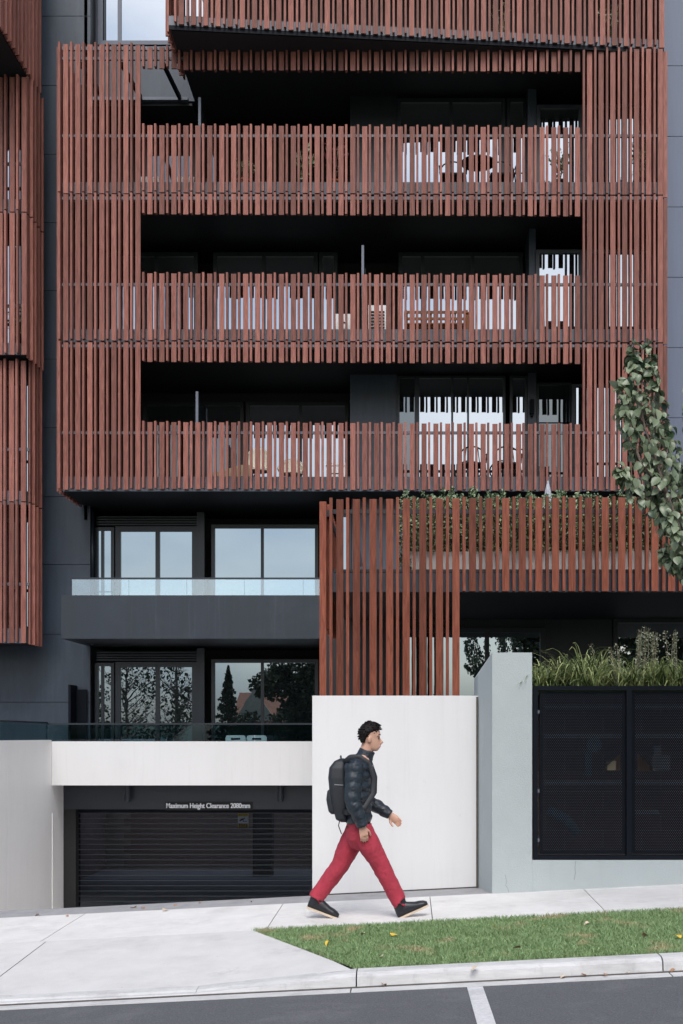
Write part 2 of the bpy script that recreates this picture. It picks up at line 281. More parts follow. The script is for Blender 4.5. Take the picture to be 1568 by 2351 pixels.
# ------------------------------------------------------------------ object helpers
WP = {}
def wpos(o): return WP[o.name] if o is not None else Vector((0, 0, 0))
def put(o, parent, loc):
    col.objects.link(o); WP[o.name] = Vector(loc)
    if parent is not None:
        o.parent = parent; o.location = Vector(loc) - wpos(parent)
    else: o.location = loc
    return o
def tag(o, label=None, cat=None, group=None, kind=None):
    if label: o['label'] = label
    if cat: o['category'] = cat
    if group: o['group'] = group
    if kind: o['kind'] = kind
    return o
def thing(name, label, cat, loc, group=None):
    o = bpy.data.objects.new(name, None); o.empty_display_size = 0.2
    put(o, None, loc); return tag(o, label, cat, group)
class MB:
    def __init__(s): s.v = []; s.f = []
    def add(s, vs_, fs):
        n = len(s.v); s.v += [tuple(v) for v in vs_]; s.f += [tuple(i + n for i in f) for f in fs]; return s
    def box(s, x0, x1, y0, y1, z0, z1):
        return s.add([(x0, y0, z0), (x1, y0, z0), (x1, y1, z0), (x0, y1, z0), (x0, y0, z1), (x1, y0, z1), (x1, y1, z1), (x0, y1, z1)],
                     [(0, 3, 2, 1), (4, 5, 6, 7), (0, 1, 5, 4), (1, 2, 6, 5), (2, 3, 7, 6), (3, 0, 4, 7)])
    def prism_xz(s, pts, y0, y1):        # polygon counter-clockwise as seen from the camera (x right, z up)
        n = len(pts)
        v = [(x, y0, z) for x, z in pts] + [(x, y1, z) for x, z in pts]
        return s.add(v, [tuple(range(n)), tuple(range(2 * n - 1, n - 1, -1))] + [(i, i + n, (i + 1) % n + n, (i + 1) % n) for i in range(n)])
    def prism_xy(s, pts, z0, z1):        # polygon counter-clockwise seen from above; z0, z1 numbers or functions of (x, y)
        n = len(pts); g0 = z0 if callable(z0) else (lambda x, y: z0); g1 = z1 if callable(z1) else (lambda x, y: z1)
        v = [(x, y, g0(x, y)) for x, y in pts] + [(x, y, g1(x, y)) for x, y in pts]
        return s.add(v, [tuple(range(n - 1, -1, -1)), tuple(range(n, 2 * n))] + [(i, (i + 1) % n, (i + 1) % n + n, i + n) for i in range(n)])
    def tube(s, pts, rad, n=8, cap=True):
        pts = [Vector(p) for p in pts]; m = len(pts)
        if not isinstance(rad, (list, tuple)): rad = [rad] * m
        rings = []
        prev = None
        for i, p in enumerate(pts):
            d = (pts[min(i + 1, m - 1)] - pts[max(i - 1, 0)])
            d = d.normalized() if d.length > 1e-9 else Vector((0, 0, 1))
            ref = Vector((0, 1, 0)) if abs(d.y) < 0.9 else Vector((1, 0, 0))
            a = d.cross(ref).normalized(); b = d.cross(a).normalized()
            if prev is not None and a.dot(prev) < 0: a = -a; b = -b
            prev = a
            r = rad[i]; ra, rb = (r if isinstance(r, (list, tuple)) else (r, r))
            rings.append([p + a * (math.cos(2 * math.pi * k / n) * ra) + b * (math.sin(2 * math.pi * k / n) * rb) for k in range(n)])
        vsx = [v for rg in rings for v in rg]
        fs = [(i * n + k, i * n + (k + 1) % n, (i + 1) * n + (k + 1) % n, (i + 1) * n + k) for i in range(m - 1) for k in range(n)]
        if cap: fs += [tuple(range(n - 1, -1, -1)), tuple(range((m - 1) * n, m * n))]
        return s.add(vsx, fs)
    def loft(s, rings):
        m = len(rings); n = len(rings[0])
        vsx = [v for rg in rings for v in rg]
        fs = [(i * n + k, i * n + (k + 1) % n, (i + 1) * n + (k + 1) % n, (i + 1) * n + k) for i in range(m - 1) for k in range(n)]
        fs += [tuple(range(n - 1, -1, -1)), tuple(range((m - 1) * n, m * n))]
        return s.add(vsx, fs)
    def ball(s, c, r, n=10, m=7):
        rx, ry, rz = r if isinstance(r, (list, tuple)) else (r, r, r)
        rings = []
        for i in range(1, m):
            a = math.pi * i / m
            rings.append([(c[0] + rx * math.sin(a) * math.cos(2 * math.pi * k / n), c[1] + ry * math.sin(a) * math.sin(2 * math.pi * k / n), c[2] - rz * math.cos(a)) for k in range(n)])
        return s.loft(rings)
    def obj(s, name, mat, parent=None, smooth=False, origin=None, fix=False):
        a = np.array(s.v, dtype=float)
        if origin is None:
            lo = a.min(0); hi = a.max(0); origin = ((lo[0] + hi[0]) / 2, (lo[1] + hi[1]) / 2, lo[2])
        me = bpy.data.meshes.new(name)
        me.from_pydata((a - np.array(origin)).tolist(), [], s.f)
        if fix:
            bm = bmesh.new(); bm.from_mesh(me); bmesh.ops.recalc_face_normals(bm, faces=bm.faces); bm.to_mesh(me); bm.free()
        me.materials.append(M[mat] if isinstance(mat, str) else mat)
        if smooth: me.shade_smooth()
        me.update()
        return put(bpy.data.objects.new(name, me), parent, origin)
def B(name, mat, parent, x0, x1, y0, y1, z0, z1): return MB().box(x0, x1, y0, y1, z0, z1).obj(name, mat, parent)
BOXC = {}
def shared_box(name, mat, parent, x0, x1, y0, y1, z0, z1):       # alike pieces share one mesh
    key = (name, mat, round(x1 - x0, 3), round(y1 - y0, 3), round(z1 - z0, 3))
    if key not in BOXC:
        w_, d_, h_ = key[2:]
        me = bpy.data.meshes.new(name); b = MB().box(-w_ / 2, w_ / 2, -d_ / 2, d_ / 2, 0, h_)
        me.from_pydata(b.v, [], b.f); me.materials.append(M[mat]); BOXC[key] = me
    return put(bpy.data.objects.new(name, BOXC[key]), parent, ((x0 + x1) / 2, (y0 + y1) / 2, z0))
def raw_mesh(name, verts, faces, mat, parent=None, origin=(0, 0, 0), smooth=False):
    me = bpy.data.meshes.new(name)
    me.from_pydata((np.asarray(verts) - np.array(origin)).tolist(), [], faces if isinstance(faces, list) else faces.tolist())
    me.materials.append(M[mat]); me.update()
    if smooth: me.shade_smooth()
    return put(bpy.data.objects.new(name, me), parent, origin)
def copy_tree(o, loc, label=None):
    c = o.copy(); put(c, None, loc)
    if label: c['label'] = label
    for ch in list(o.children):
        d = ch.copy(); col.objects.link(d); d.parent = c; WP[d.name] = Vector(loc)
        for g in list(ch.children):
            e = g.copy(); col.objects.link(e); e.parent = d
    return c
def window(parent, x0, x1, z0, z1, Y, mull=(), fr=0.06, glass='glass', frame='frame', d=0.05, rails=()):
    b = MB()
    b.box(x0, x0 + fr, Y - d, Y + d, z0, z1); b.box(x1 - fr, x1, Y - d, Y + d, z0, z1)
    b.box(x0 + fr, x1 - fr, Y - d, Y + d, z1 - fr, z1); b.box(x0 + fr, x1 - fr, Y - d, Y + d, z0, z0 + fr)
    xs = [x0 + fr]
    for m_ in mull:
        b.box(m_ - fr * 0.42, m_ + fr * 0.42, Y - d * 0.9, Y + d * 0.9, z0 + fr, z1 - fr); xs += [m_ - fr * 0.42, m_ + fr * 0.42]
    xs.append(x1 - fr)
    o = b.obj('window', frame, parent)
    for i in range(0, len(xs), 2):
        zz = [z0 + fr] + list(rails) + [z1 - fr]
        for j in range(len(zz) - 1):
            B('pane', glass, o, xs[i], xs[i + 1], Y - 0.004, Y + 0.004, zz[j], zz[j + 1] - (0.03 if j < len(zz) - 2 else 0))
    return o

# ------------------------------------------------------------------ ground, road, pavement
G = 0.05
def gx(x): return G * max(-45.0, min(45.0, x))
def foot(x, y): return gx(x) + 0.02 * (y - 11.0)
def verge(x, y): return gx(x) - 0.006 + (y - 10.7) * 0.0186
Y_FB, Y_FF, Y_KB, Y_KL, Y_KF, Y_GO = 12.16, 10.70, 8.87, 8.72, 8.68, 8.53
def roadz(x, y):
    d = abs(y - 4.5)
    return gx(x) - 0.06 - 0.080 * min(1.0, d / 4.03) ** 2
XS = [-160, -45, -20, -12, -8, -6, -4, -2, 0, 2, 4, 6, 8, 12, 20, 45, 160]
def sheet(name, mat, ys, zf, xs=XS, label=None):
    v = [(x, y, zf(x, y)) for y in ys for x in xs]; n = len(xs)
    f = [(j * n + i, j * n + i + 1, (j + 1) * n + i + 1, (j + 1) * n + i) for j in range(len(ys) - 1) for i in range(n - 1)]
    o = raw_mesh(name, v, f, mat); return tag(o, label, None, None, 'structure')
sheet('ground', 'soil', [-400, -60, -20, -8, -2.2, 0.2, 8.6, 10.6, 12.5], lambda x, y: gx(x) - 0.30 if y > -1 else gx(x) - 0.02, label='earth under the street')
sheet('road', 'asphalt', [0.50 + 8.03 * k / 16 for k in range(17)], roadz, label='dark asphalt road along the kerb')
sheet('opposite_footpath', 'concrete', [-2.2, 0.42], lambda x, y: gx(x) - 0.005, label='concrete footpath on the camera side of the street')

# footpath slabs, each a piece of its own
fp = thing('footpath', 'pale concrete footpath climbing gently to the right', None, (0, 11.4, -0.1)); tag(fp, kind='structure')
jx = [-30, -16, -8.0, -5.6, -3.17, -1.235, 0.20, 1.70, 3.2, 4.7, 6.2, 12, 30]
for a, b in zip(jx[:-1], jx[1:]):
    a2, b2 = a + 0.004, b - 0.004
    MB().prism_xy([(a2, Y_FF), (b2, Y_FF), (b2, Y_FB), (a2, Y_FB)], lambda x, y: foot(x, y) - 0.12, foot).obj('paving_slab', 'concrete', fp)
dj = MB()
dj.prism_xy([(-30, Y_FF + 0.01), (30, Y_FF + 0.01), (30, Y_FB - 0.01), (-30, Y_FB - 0.01)], lambda x, y: foot(x, y) - 0.2, lambda x, y: foot(x, y) - 0.010)
dj.obj('joint_bed', 'joint', fp)
# grey concrete strip behind the footpath, and the ramp that falls to the garage
ramp = thing('driveway', 'grey concrete driveway falling away to the garage', None, (-4, 13, -0.2)); tag(ramp, kind='structure')
YB = 12.63
def strip(x, y): return foot(x, Y_FB) - 0.006 + (y - Y_FB) * 0.02
MB().prism_xy([(-30, Y_FB + 0.004), (0.80, Y_FB + 0.004), (0.80, YB + 0.02), (-30, YB + 0.02)], lambda x, y: strip(x, y) - 0.15, strip).obj('apron', 'drive', ramp)
GF = -2.28
rb = MB(); n = 10
for k in range(n):
    y0 = YB + 0.02 + (27.3 - YB) * k / n; y1 = YB + 0.02 + (27.3 - YB) * (k + 1) / n
    def rz(x, y):
        t = min(1, max(0, (y - YB - 0.02) / (27.3 - YB)))
        return strip(x, YB) * (1 - t) + GF * t
    rb.add([(-7.6, y0, rz(-7.6, y0)), (-0.9, y0, rz(-0.9, y0)), (-0.9, y1, rz(-0.9, y1)), (-7.6, y1, rz(-7.6, y1))], [(0, 1, 2, 3)])
rb.obj('ramp', 'concrete', ramp)  # colour made paler than the apron to bounce light onto the side wall
B('garage_floor', 'drive', ramp, -9, 2, 27.3, 38, GF - 0.1, GF)
# vehicle crossing between footpath and gutter
XF0, XF1 = -1.34, -0.40
def cross(x, y):
    t = (Y_FF - y) / (Y_FF - Y_KF); u = min(1.0, (Y_FF - y) / (Y_FF - Y_KB))
    e = XF0 + (XF1 - XF0) * u
    wg = max(0.0, min(1.0, 1 - (e - x) / 0.85)); wg = wg * wg * (3 - 2 * wg)          # the wing rises to meet the verge
    return (gx(x) - 0.006 - 0.112 * t) * (1 - wg) + (verge(x, y) + 0.002) * wg
vc = thing('vehicle_crossing', 'smooth white concrete crossing sloping from footpath to gutter', None, (-4, 9.7, -0.3)); tag(vc, kind='structure')
for a, b in ((-30, -8.0), (-7.992, -3.17 * 0.985), (-3.17 * 0.985 + 0.008, None)):
    nx = 40
    b0, b1 = (XF0, XF1) if b is None else (b, b)
    v = []; f = []
    ys = [Y_FF - 0.006, 10.2, 9.7, 9.2, Y_KB - 0.05]
    for y in ys:
        t = (Y_FF - y) / (Y_FF - Y_KB); e = b0 + (b1 - b0) * min(1, t)
        for i in range(nx + 1): v.append((a + (e - a) * i / nx, y, cross(a + (e - a) * i / nx, y)))
    for j in range(len(ys) - 1):
        for i in range(nx): f.append(((j + 1) * (nx + 1) + i, (j + 1) * (nx + 1) + i + 1, j * (nx + 1) + i + 1, j * (nx + 1) + i))
    raw_mesh('crossing_slab', v, f, 'crossing', vc, (a, 9.7, -0.1))
cj = MB().prism_xy([(-30, 8.80), (-1.6, 8.80), (-2.4, Y_FF + 0.01), (-30, Y_FF + 0.01)], lambda x, y: cross(x, y) - 0.1, lambda x, y: cross(x, y) - 0.008)
cj.obj('joint_bed', 'joint', vc)
# kerb: upright stones on the right, a laid-back lip across the driveway, gutter tray
kb = thing('kerb', 'worn concrete kerb along the verge, laid back at the crossing', None, (1, 8.7, -0.2)); tag(kb, kind='structure')
def kerb_piece(xa, xb, ha, hb, name):
    nseg = max(1, int((xb - xa) / 0.25)); rings = []
    for i in range(nseg + 1):
        x = xa + (xb - xa) * i / nseg; u = i / nseg; h = ha + (hb - ha) * u
        zb = gx(x) - 0.132; zt = zb + 0.092 * h
        ytop = Y_KL - 0.0; yb = Y_KF
        lay = 1 - h                                  # how far it is laid back
        prof = [(Y_KB - 0.006, zb - 0.15), (Y_KF, zb - 0.15), (yb, zb), (yb + 0.012, zb + 0.092 * h * 0.75 + 0.006 * lay), (ytop + 0.012 * h + 0.03 * lay, zt + 0.004 * lay), (ytop + 0.05, zt + 0.003 + 0.012 * lay), (Y_KB - 0.006, zt + 0.004 + 0.022 * lay)]
        rings.append([(x, y, z) for y, z in prof])
    rings = [list(reversed(r)) for r in rings]
    MB().loft(rings).obj(name, 'kerb', kb, fix=True)
for a, b, ha, hb in ((-30, -8, 0.06, 0.06), (-7.99, -1.5, 0.06, 0.06), (-1.497, -0.376, 0.06, 1.0), (-0.366, 1.765, 1, 1), (1.775, 4.2, 1, 1), (4.21, 6.6, 1, 1), (6.61, 30, 1, 1)):
    kerb_piece(a, b, ha, hb, 'kerb_stone')
for a, b in ((-30, -8), (-7.99, -0.41), (-0.40, 1.80), (1.81, 4.2), (4.21, 30)):
    MB().prism_xy([(a, Y_GO), (b, Y_GO), (b, Y_KF + 0.01), (a, Y_KF + 0.01)], lambda x, y: gx(x) - 0.3, lambda x, y: gx(x) - 0.134 - 0.002 * (Y_KF - y) / 0.15).obj('gutter_tray', 'kerb', kb)
for k in range(1):
    MB().prism_xy([(-30, Y_KF - 0.030), (30, Y_KF - 0.030), (30, Y_KF + 0.003), (-30, Y_KF + 0.003)], lambda x, y: gx(x) - 0.2, lambda x, y: gx(x) - 0.129).obj('gutter_silt', 'joint', kb)
# painted bay line
lx0, lx1 = (1069 - VX) / (2266 - VY), (1104.5 - VX) / (2266 - VY)
rl = MB()
ys = [4.6, 5.5, 6.5, 7.5, 8.50]
for y0, y1 in zip(ys[:-1], ys[1:]):
    a, b = X(1069, 1) * 0, 0
    x0, x1 = 0.3930, 0.5010
    rl.add([(x0, y0, roadz(x0, y0) + 0.005), (x1, y0, roadz(x1, y0) + 0.005), (x1, y1, roadz(x1, y1) + 0.005), (x0, y1, roadz(x0, y1) + 0.005)], [(0, 1, 2, 3)])
tag(rl.obj('road_marking', 'paint'), 'white painted parking bay line on the road', None, None, 'structure')
# verge soil and grass
VG = [(XF0, Y_FF - 0.004), (XF1 + 0.03, Y_KB), (30, Y_KB), (30, Y_FF - 0.004)]
v = MB(); nx = 24
for k in range(nx):
    def ed(t, y): 
        u = (Y_FF - y) / (Y_FF - Y_KB); l = XF0 + (XF1 + 0.03 - XF0) * u
        return l + (12 - l) * t
    for j in range(4):
        y0 = Y_KB + (Y_FF - 0.004 - Y_KB) * j / 4; y1 = Y_KB + (Y_FF - 0.004 - Y_KB) * (j + 1) / 4
        q = [(ed(k / nx, y0), y0), (ed((k + 1) / nx, y0), y0), (ed((k + 1) / nx, y1), y1), (ed(k / nx, y1), y1)]
        v.add([(x, y, verge(x, y) - 0.004) for x, y in q], [(0, 1, 2, 3)])
tag(v.obj('verge_earth', 'soil'), 'patchy earth under the verge grass', None, None, 'structure')
def blades(n, xlo, xhi, hmul, seed):
    g = np.random.default_rng(seed)
    y = Y_KB + 0.0 + g.random(n) * (Y_FF - Y_KB + 0.01)
    u = (Y_FF - y) / (Y_FF - Y_KB); left = XF0 + (XF1 + 0.03 - XF0) * u
    x = xlo + g.random(n) * (xhi - xlo); k = x > left - 0.015
    x, y = x[k], y[k]; n = len(x)
    pat = np.array([noise.noise((float(a) * 2.2, float(b) * 3.2, 0.0)) for a, b in zip(x, y)])
    h = (0.016 + 0.026 * g.random(n)) * hmul * np.clip(1.0 - 0.9 * np.clip(pat - 0.1, 0, 1), 0.35, 1.2)
    z = G * x - 0.006 + (y - 10.7) * 0.0186 - 0.004
    a = g.random(n) * 6.283; wd = 0.0016 + 0.0016 * g.random(n)
    tilt = g.normal(0, 0.6, (n, 2)) * h[:, None]
    dx, dy = np.cos(a) * wd, np.sin(a) * wd
    v0 = np.stack([x - dx, y - dy, z], 1); v1 = np.stack([x + dx, y + dy, z], 1)
    mid = np.stack([x + tilt[:, 0] * 0.4, y + tilt[:, 1] * 0.4, z + h * 0.65], 1)
    v2 = mid + np.stack([dx, dy, 0 * dx], 1) * 0.7; v3 = mid - np.stack([dx, dy, 0 * dx], 1) * 0.7
    tip = np.stack([x + tilt[:, 0], y + tilt[:, 1], z + h], 1)
    V = np.stack([v0, v1, v2, v3, tip], 1).reshape(-1, 3); i = np.arange(n) * 5
    Fq = np.stack([i, i + 1, i + 2, i + 3], 1).tolist() + np.stack([i + 3, i + 2, i + 4], 1).tolist()
    return V, Fq
V, Fq = blades(95000, -1.40, 3.2, 1.0, 3)
tag(raw_mesh('grass', V, Fq, 'grass'), 'short green verge grass with worn brown patches', 'grass', None, 'stuff')

# ------------------------------------------------------------------ the apartment building
YS = 25.1
zs = lambda y: Z(y, YS)
XL, XR = X(134, YS), X(1521, YS)
bld = thing('apartment_building', 'dark apartment block faced with rows of upright brown timber slats', 'building', (-1, 26, GF))
WW, FW = 0.102, 0.043
def slat_px(i): return 145 + 27.65 * i - 0.00754 * i * i
def slat(par, px, y0, y1, Y=YS, wd=WW, mat='slat', zb=None, zt=None, name='slat'):      # y0 top, y1 bottom in photo units
    x = X(px, Y); z1 = Z(y0, Y) if zt is None else zt; z0 = Z(y1, Y) if zb is None else zb
    return shared_box(name, mat, par, x, x + wd, Y, Y + 0.035, z0, z1)
def fin(par, px, y0, y1, Y=YS, mat='slat', zb=None, zt=None):
    Yf = Y - 0.07
    x = X(px, Yf); z1 = Z(y0, Yf) if zt is None else zt; z0 = Z(y1, Yf) if zb is None else zb
    return shared_box('fin', mat, par, x, x + FW, Yf, Yf + 0.11, z0, z1)
# the left bay of full height slats
for i in range(7):
    p = slat_px(i)
    for a, b in ((101 + i * 0.4, 443.5), (446, 781.5), (786, 1124)):
        slat(bld, p, a, b); 
    for a, b in ((95 + i * 0.4, 439), (442, 777.5), (783, 1121)):
        fin(bld, p - 12, a, b)
# balcony rows
for i in range(7, 44):
    p = slat_px(i); s = (i - 7) / 36 * 5.0 - 2.5
    for a, b in ((290, 443.5), (446.5, 494), (630, 783), (786.5, 833), (971.5, 1124.5)): slat(bld, p, a + s, b + s)
    for a, b in ((285.5, 439), (442, 491), (626.5, 779.5), (782.5, 830), (968.5, 1122)): fin(bld, p - 12, a + s, b + s)
    if i < 10: slat(bld, p, 108, 157); fin(bld, p - 12, 103.5, 152)
    else: slat(bld, p, 108 + s, 162 + s); fin(bld, p - 12, 108 + s, 161 + s)
# right bay
for k, p in enumerate((1347.8, 1374.2, 1401.2, 1428.5, 1455.8, 1483.3, 1510.3)):
    for a, b in ((112, 446.5), (449.5, 785.5), (788.5, 1126)): slat(bld, p, a, b)
    for a, b in ((107.5, 443), (446, 782), (785.5, 1123)): fin(bld, p - 9.8, a, b)
for a, b in ((118, 453), (456, 790), (793, 1127)):
    shared_box('slat', 'slat', bld, X(1522.5, 25.3), X(1522.5, 25.3) + 0.085, 25.3, 25.335, Z(b, 25.3), Z(a, 25.3))
# slats round the left corner, running back
for j in range(7):
    y = 25.22 + 0.2427 * j
    shared_box('side_slat', 'slat', bld, XL - 0.005, XL + 0.03, y, y + WW, zs(1128), zs(100))
for j in range(6):
    y = 25.22 + 0.2427 * j + 0.15
    shared_box('side_fin', 'slat', bld, XL - 0.06, XL + 0.03, y, y + FW, zs(1128), zs(97))
shared_box('slat', 'slat', bld, X(130.2, 25.16), X(130.2, 25.16) + 0.04, 25.16, 25.195, zs(1127), zs(104))
# rails and upstands behind the slats
def rail(y0, y1, xa=XL + 0.06, xb=XR - 0.02, Y=25.143): B('rail', 'grey_metal', bld, xa, xb, Y, Y + 0.05, zs(y1), zs(y0))
for y0, y1 in ((306, 312), (449, 456), (648, 654), (789.5, 795.5), (989, 995)): rail(y0, y1)
rail(104, 112, XL + 0.06, X(415, YS)); rail(128, 134, XL + 0.06, X(420, YS)); 
for y0, y1 in ((413, 441), (752, 782), (1092, 1125.5)): B('upstand', 'grey_metal', bld, XL + 0.06, XR - 0.02, 25.20, 25.24, zs(y1), zs(y0))
# floor slabs
BY = 28.5
SX0, SX1 = XL + 0.05, XR - 0.01
for z0, z1 in ((zs(458), zs(414)), (zs(797), zs(754)), (zs(1124), zs(1094))):
    B('floor_slab', 'soffit', bld, SX0, SX1, 25.25, BY, z0, z1)
B('back_wall', 'soffit', bld, -9.4, 7.5, BY, BY + 0.2, 0.31, 20.5)
B('side_wall', 'soffit', bld, XR - 0.02, XR + 0.06, 25.40, BY, zs(1124) + 0.003, 19.5)
B('side_wall', 'soffit', bld, XL + 0.05, XL + 0.12, 26.9, BY, zs(1124) - 0.3, 19.5)
# upper right block, its left end swung out towards the street
TZ = 15.50
def ty(px): return 24.27 + (25.1 - 24.27) * (px - 400) / (1510 - 400)
ybk = 28.4
pl = [(X(390, ty(390)), ty(390) + 0.10), (XR, ty(1521) + 0.10), (XR, ybk), (X(390, ty(390)), ybk)]
MB().prism_xy(pl, TZ - 0.09, TZ + 0.22).obj('floor_slab', 'soffit', bld)
pl2 = [(X(386, ty(386)), ty(386) + 0.055), (XR, ty(1521) + 0.055), (XR, ty(1521) + 0.095), (X(386, ty(386)), ty(386) + 0.095)]
MB().prism_xy(pl2, TZ + 0.0, TZ + 0.18).obj('upstand', 'grey_metal', bld)
MB().prism_xy(pl2, TZ - 0.085, TZ - 0.003).obj('edge_trim', 'black_metal', bld)
for i in range(41):
    p = 410 + 28.1 * i - 0.0128 * i * i; Y = ty(p)
    slat(bld, p, 0, 0, Y, zb=TZ - 0.005, zt=TZ + 1.75); fin(bld, p - 10.5, 0, 0, Y, zb=TZ + 0.012, zt=TZ + 1.79)
xe = X(383, 24.3)
MB().prism_xy(pl, TZ + 2.7, TZ + 3.0).obj('floor_slab', 'soffit', bld)  # unseen slab added overhead to keep sky light out of the storey
for j in range(8):
    y = 24.32 + 0.2427 * j
    shared_box('side_slat', 'slat', bld, xe, xe + 0.035, y, y + WW, TZ - 0.12, TZ + 1.75)
    if j < 7: shared_box('side_fin', 'slat', bld, xe - 0.06, xe + 0.03, y + 0.15, y + 0.15 + FW, TZ - 0.12, TZ + 1.75)
B('upper_wall', 'soffit', bld, xe + 0.2, XR, 27.4, 27.6, TZ + 0.22, 20.5)
# wall and windows of the recessed top storey on the left
B('upper_wall', 'panel', bld, SX0, xe + 0.2, 27.60, 27.75, Z(232, 27.6), Z(106, 27.6))
B('upper_wall', 'panel', bld, SX0, X(229, 27.6), 27.60, 27.75, Z(106, 27.6), 20.5)
window(bld, X(226, 27.62), xe + 0.45, Z(105, 27.62), 20.0, 27.62, mull=[X(275, 27.62)], fr=0.09, glass='glass', frame='grey_metal')
B('edge_beam', 'grey_metal', bld, SX0, X(431, 27), 27.0, 27.12, Z(229, 27), Z(222, 27))
B('ceiling', 'soffit', bld, SX0, xe, 27.12, BY, Z(231, 27) - 0.05, Z(231, 27))
for px in (186, 279, 375):
    x = X(px, 25.2); MB().add([(x - 0.03, 25.2, Z(152, 25.2)), (x + 0.03, 25.2, Z(152, 25.2)), (x + 0.03, 27, Z(230, 27)), (x - 0.03, 27, Z(230, 27)), (x - 0.03, 25.2, Z(142, 25.2)), (x + 0.03, 25.2, Z(142, 25.2)), (x + 0.03, 27, Z(219, 27)), (x - 0.03, 27, Z(219, 27))],
        [(0, 3, 2, 1), (4, 5, 6, 7), (0, 1, 5, 4), (1, 2, 6, 5), (2, 3, 7, 6), (3, 0, 4, 7)]).obj('rafter', 'black_metal', bld)
# cladding panels on the left wall, one by one
YP = 26.9
lines = [-120, 37, 196, 354, 511, 667, 824, 981, 1140, 1296, 1456, 1612, 1768]
for a, b in zip(lines[:-1], lines[1:]):
    z1, z0 = Z(a, YP) - 0.006, Z(b, YP) + 0.006
    xr_ = X(207, YP)
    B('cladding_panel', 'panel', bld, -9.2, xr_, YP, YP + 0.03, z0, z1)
B('cladding_backing', 'soffit', bld, -9.2, X(206.5, YP), YP + 0.035, YP + 0.2, Z(1768, YP), 19.0)
MB().tube([(X(212, 27.0), 27.0, Z(1168, 27)), (X(212, 27.0), 27.0, Z(1368, 27))], 0.045, 10).obj('downpipe', 'frame', bld, smooth=True)
# pale panels on the right
YR = 26.2
lines = [-170, -10, 151, 313, 475, 636.5, 798, 959, 1120, 1281, 1442]
for a, b in zip(lines[:-1], lines[1:]):
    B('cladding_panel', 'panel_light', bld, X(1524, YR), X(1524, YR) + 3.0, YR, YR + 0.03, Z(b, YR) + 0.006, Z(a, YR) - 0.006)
B('cladding_backing', 'soffit', bld, X(1524, YR), X(1524, YR) + 3.0, YR + 0.035, YR + 0.2, 3.2, 19.5)
# windows behind the balconies
f1, c1 = zs(414), TZ - 0.09
f2, c2 = zs(754), zs(458)
f3, c3 = zs(1094), zs(797)
Yw = 26.85
window(bld, X(912, Yw), X(1160, Yw), f1 + 0.01, Z(228, Yw), Yw, mull=[X(1035, Yw)], fr=0.085)
window(bld, X(1163, Yw), X(1210, Yw), f1 + 0.01, Z(228, Yw), Yw, fr=0.08, rails=[f1 + 0.95])
window(bld, X(1232, 26.5), X(1336, 26.5), f1 + 0.01, Z(243, 26.5), 26.5, fr=0.075)
window(bld, X(1338, 26.5), SX1 - 0.05, f1 + 0.01, Z(243, 26.5), 26.5, mull=[X(1430, 26.5)], fr=0.075)
B('bay_wall', 'frame', bld, X(804, Yw), X(911.5, Yw), Yw, Yw + 0.1, f1, c1)
B('bay_wall', 'panel', bld, X(1211, 26.6), X(1231, 26.6), 26.55, 26.9, f1, c1)
B('bay_side', 'frame', bld, X(803, Yw), X(803, Yw) + 0.05, Yw + 0.1, BY, f1, c1)
window(bld, X(335, 28.3), X(560, 28.3), f1 + 0.01, f1 + 2.35, 28.3, mull=[X(445, 28.3)], fr=0.08, glass='glass_dark')
window(bld, X(570, 28.3), X(800, 28.3), f1 + 0.01, f1 + 2.35, 28.3, mull=[X(690, 28.3)], fr=0.08, glass='glass_dark')
Yw = 27.5
window(bld, X(240, Yw), X(455, Yw), f2 + 0.01, f2 + 2.45, Yw, mull=[X(360, Yw)], fr=0.085)
window(bld, X(490, Yw), X(730, Yw), f2 + 0.01, f2 + 2.45, Yw, mull=[X(606, Yw)], fr=0.085)
window(bld, X(733, Yw), X(775, Yw), f2 + 0.01, f2 + 2.45, Yw, fr=0.08, rails=[f2 + 0.75])
window(bld, X(915, Yw), X(1200, Yw), f2 + 0.01, f2 + 2.45, Yw, mull=[X(970, Yw), X(1085, Yw)], fr=0.085)
window(bld, X(1230, 26.5), X(1336, 26.5), f2 + 0.01, Z(575, 26.5), 26.5, fr=0.075, rails=[])
window(bld, X(1338, 26.5), SX1 - 0.05, f2 + 0.01, Z(575, 26.5), 26.5, mull=[X(1420, 26.5)], fr=0.075)
B('bay_wall', 'panel', bld, X(1214, 26.6), X(1229.5, 26.6), 26.55, 27.6, f2, c2)
Yw = 27.0
B('bay_wall', 'panel', bld, X(804, Yw), X(911, Yw), Yw, Yw + 0.1, f3, c3)
B('bay_side', 'panel', bld, X(803, Yw), X(803, Yw) + 0.05, Yw + 0.1, BY, f3, c3)
window(bld, X(912, Yw), X(957, Yw), f3 + 0.01, Z(864, Yw), Yw, fr=0.05, glass='glass_dark')
window(bld, X(957.3, Yw), X(1160, Yw), f3 + 0.01, Z(864, Yw), Yw, mull=[X(1038, Yw), X(1074.5, Yw)], fr=0.05)
window(bld, X(1170, Yw), X(1211, Yw), f3 + 0.01, Z(864, Yw), Yw, fr=0.06, rails=[f3 + 1.0])
B('bay_wall', 'panel', bld, X(1211.5, 26.9), X(1231, 26.9), 26.88, 27.4, f3, c3)
window(bld, X(1231.5, 27.1), X(1312, 27.1), f3 + 0.01, Z(880, 27.1), 27.1, fr=0.05, glass='glass_dark', rails=[f3 + 1.6])
window(bld, X(1313, 26.6), SX1 - 0.05, f3 + 0.01, Z(883, 26.6), 26.6, mull=[X(1400, 26.6)], fr=0.06)
window(bld, X(330, 28.3), X(560, 28.3), f3 + 0.01, f3 + 2.35, 28.3, mull=[X(450, 28.3)], fr=0.08, glass='glass_dark')
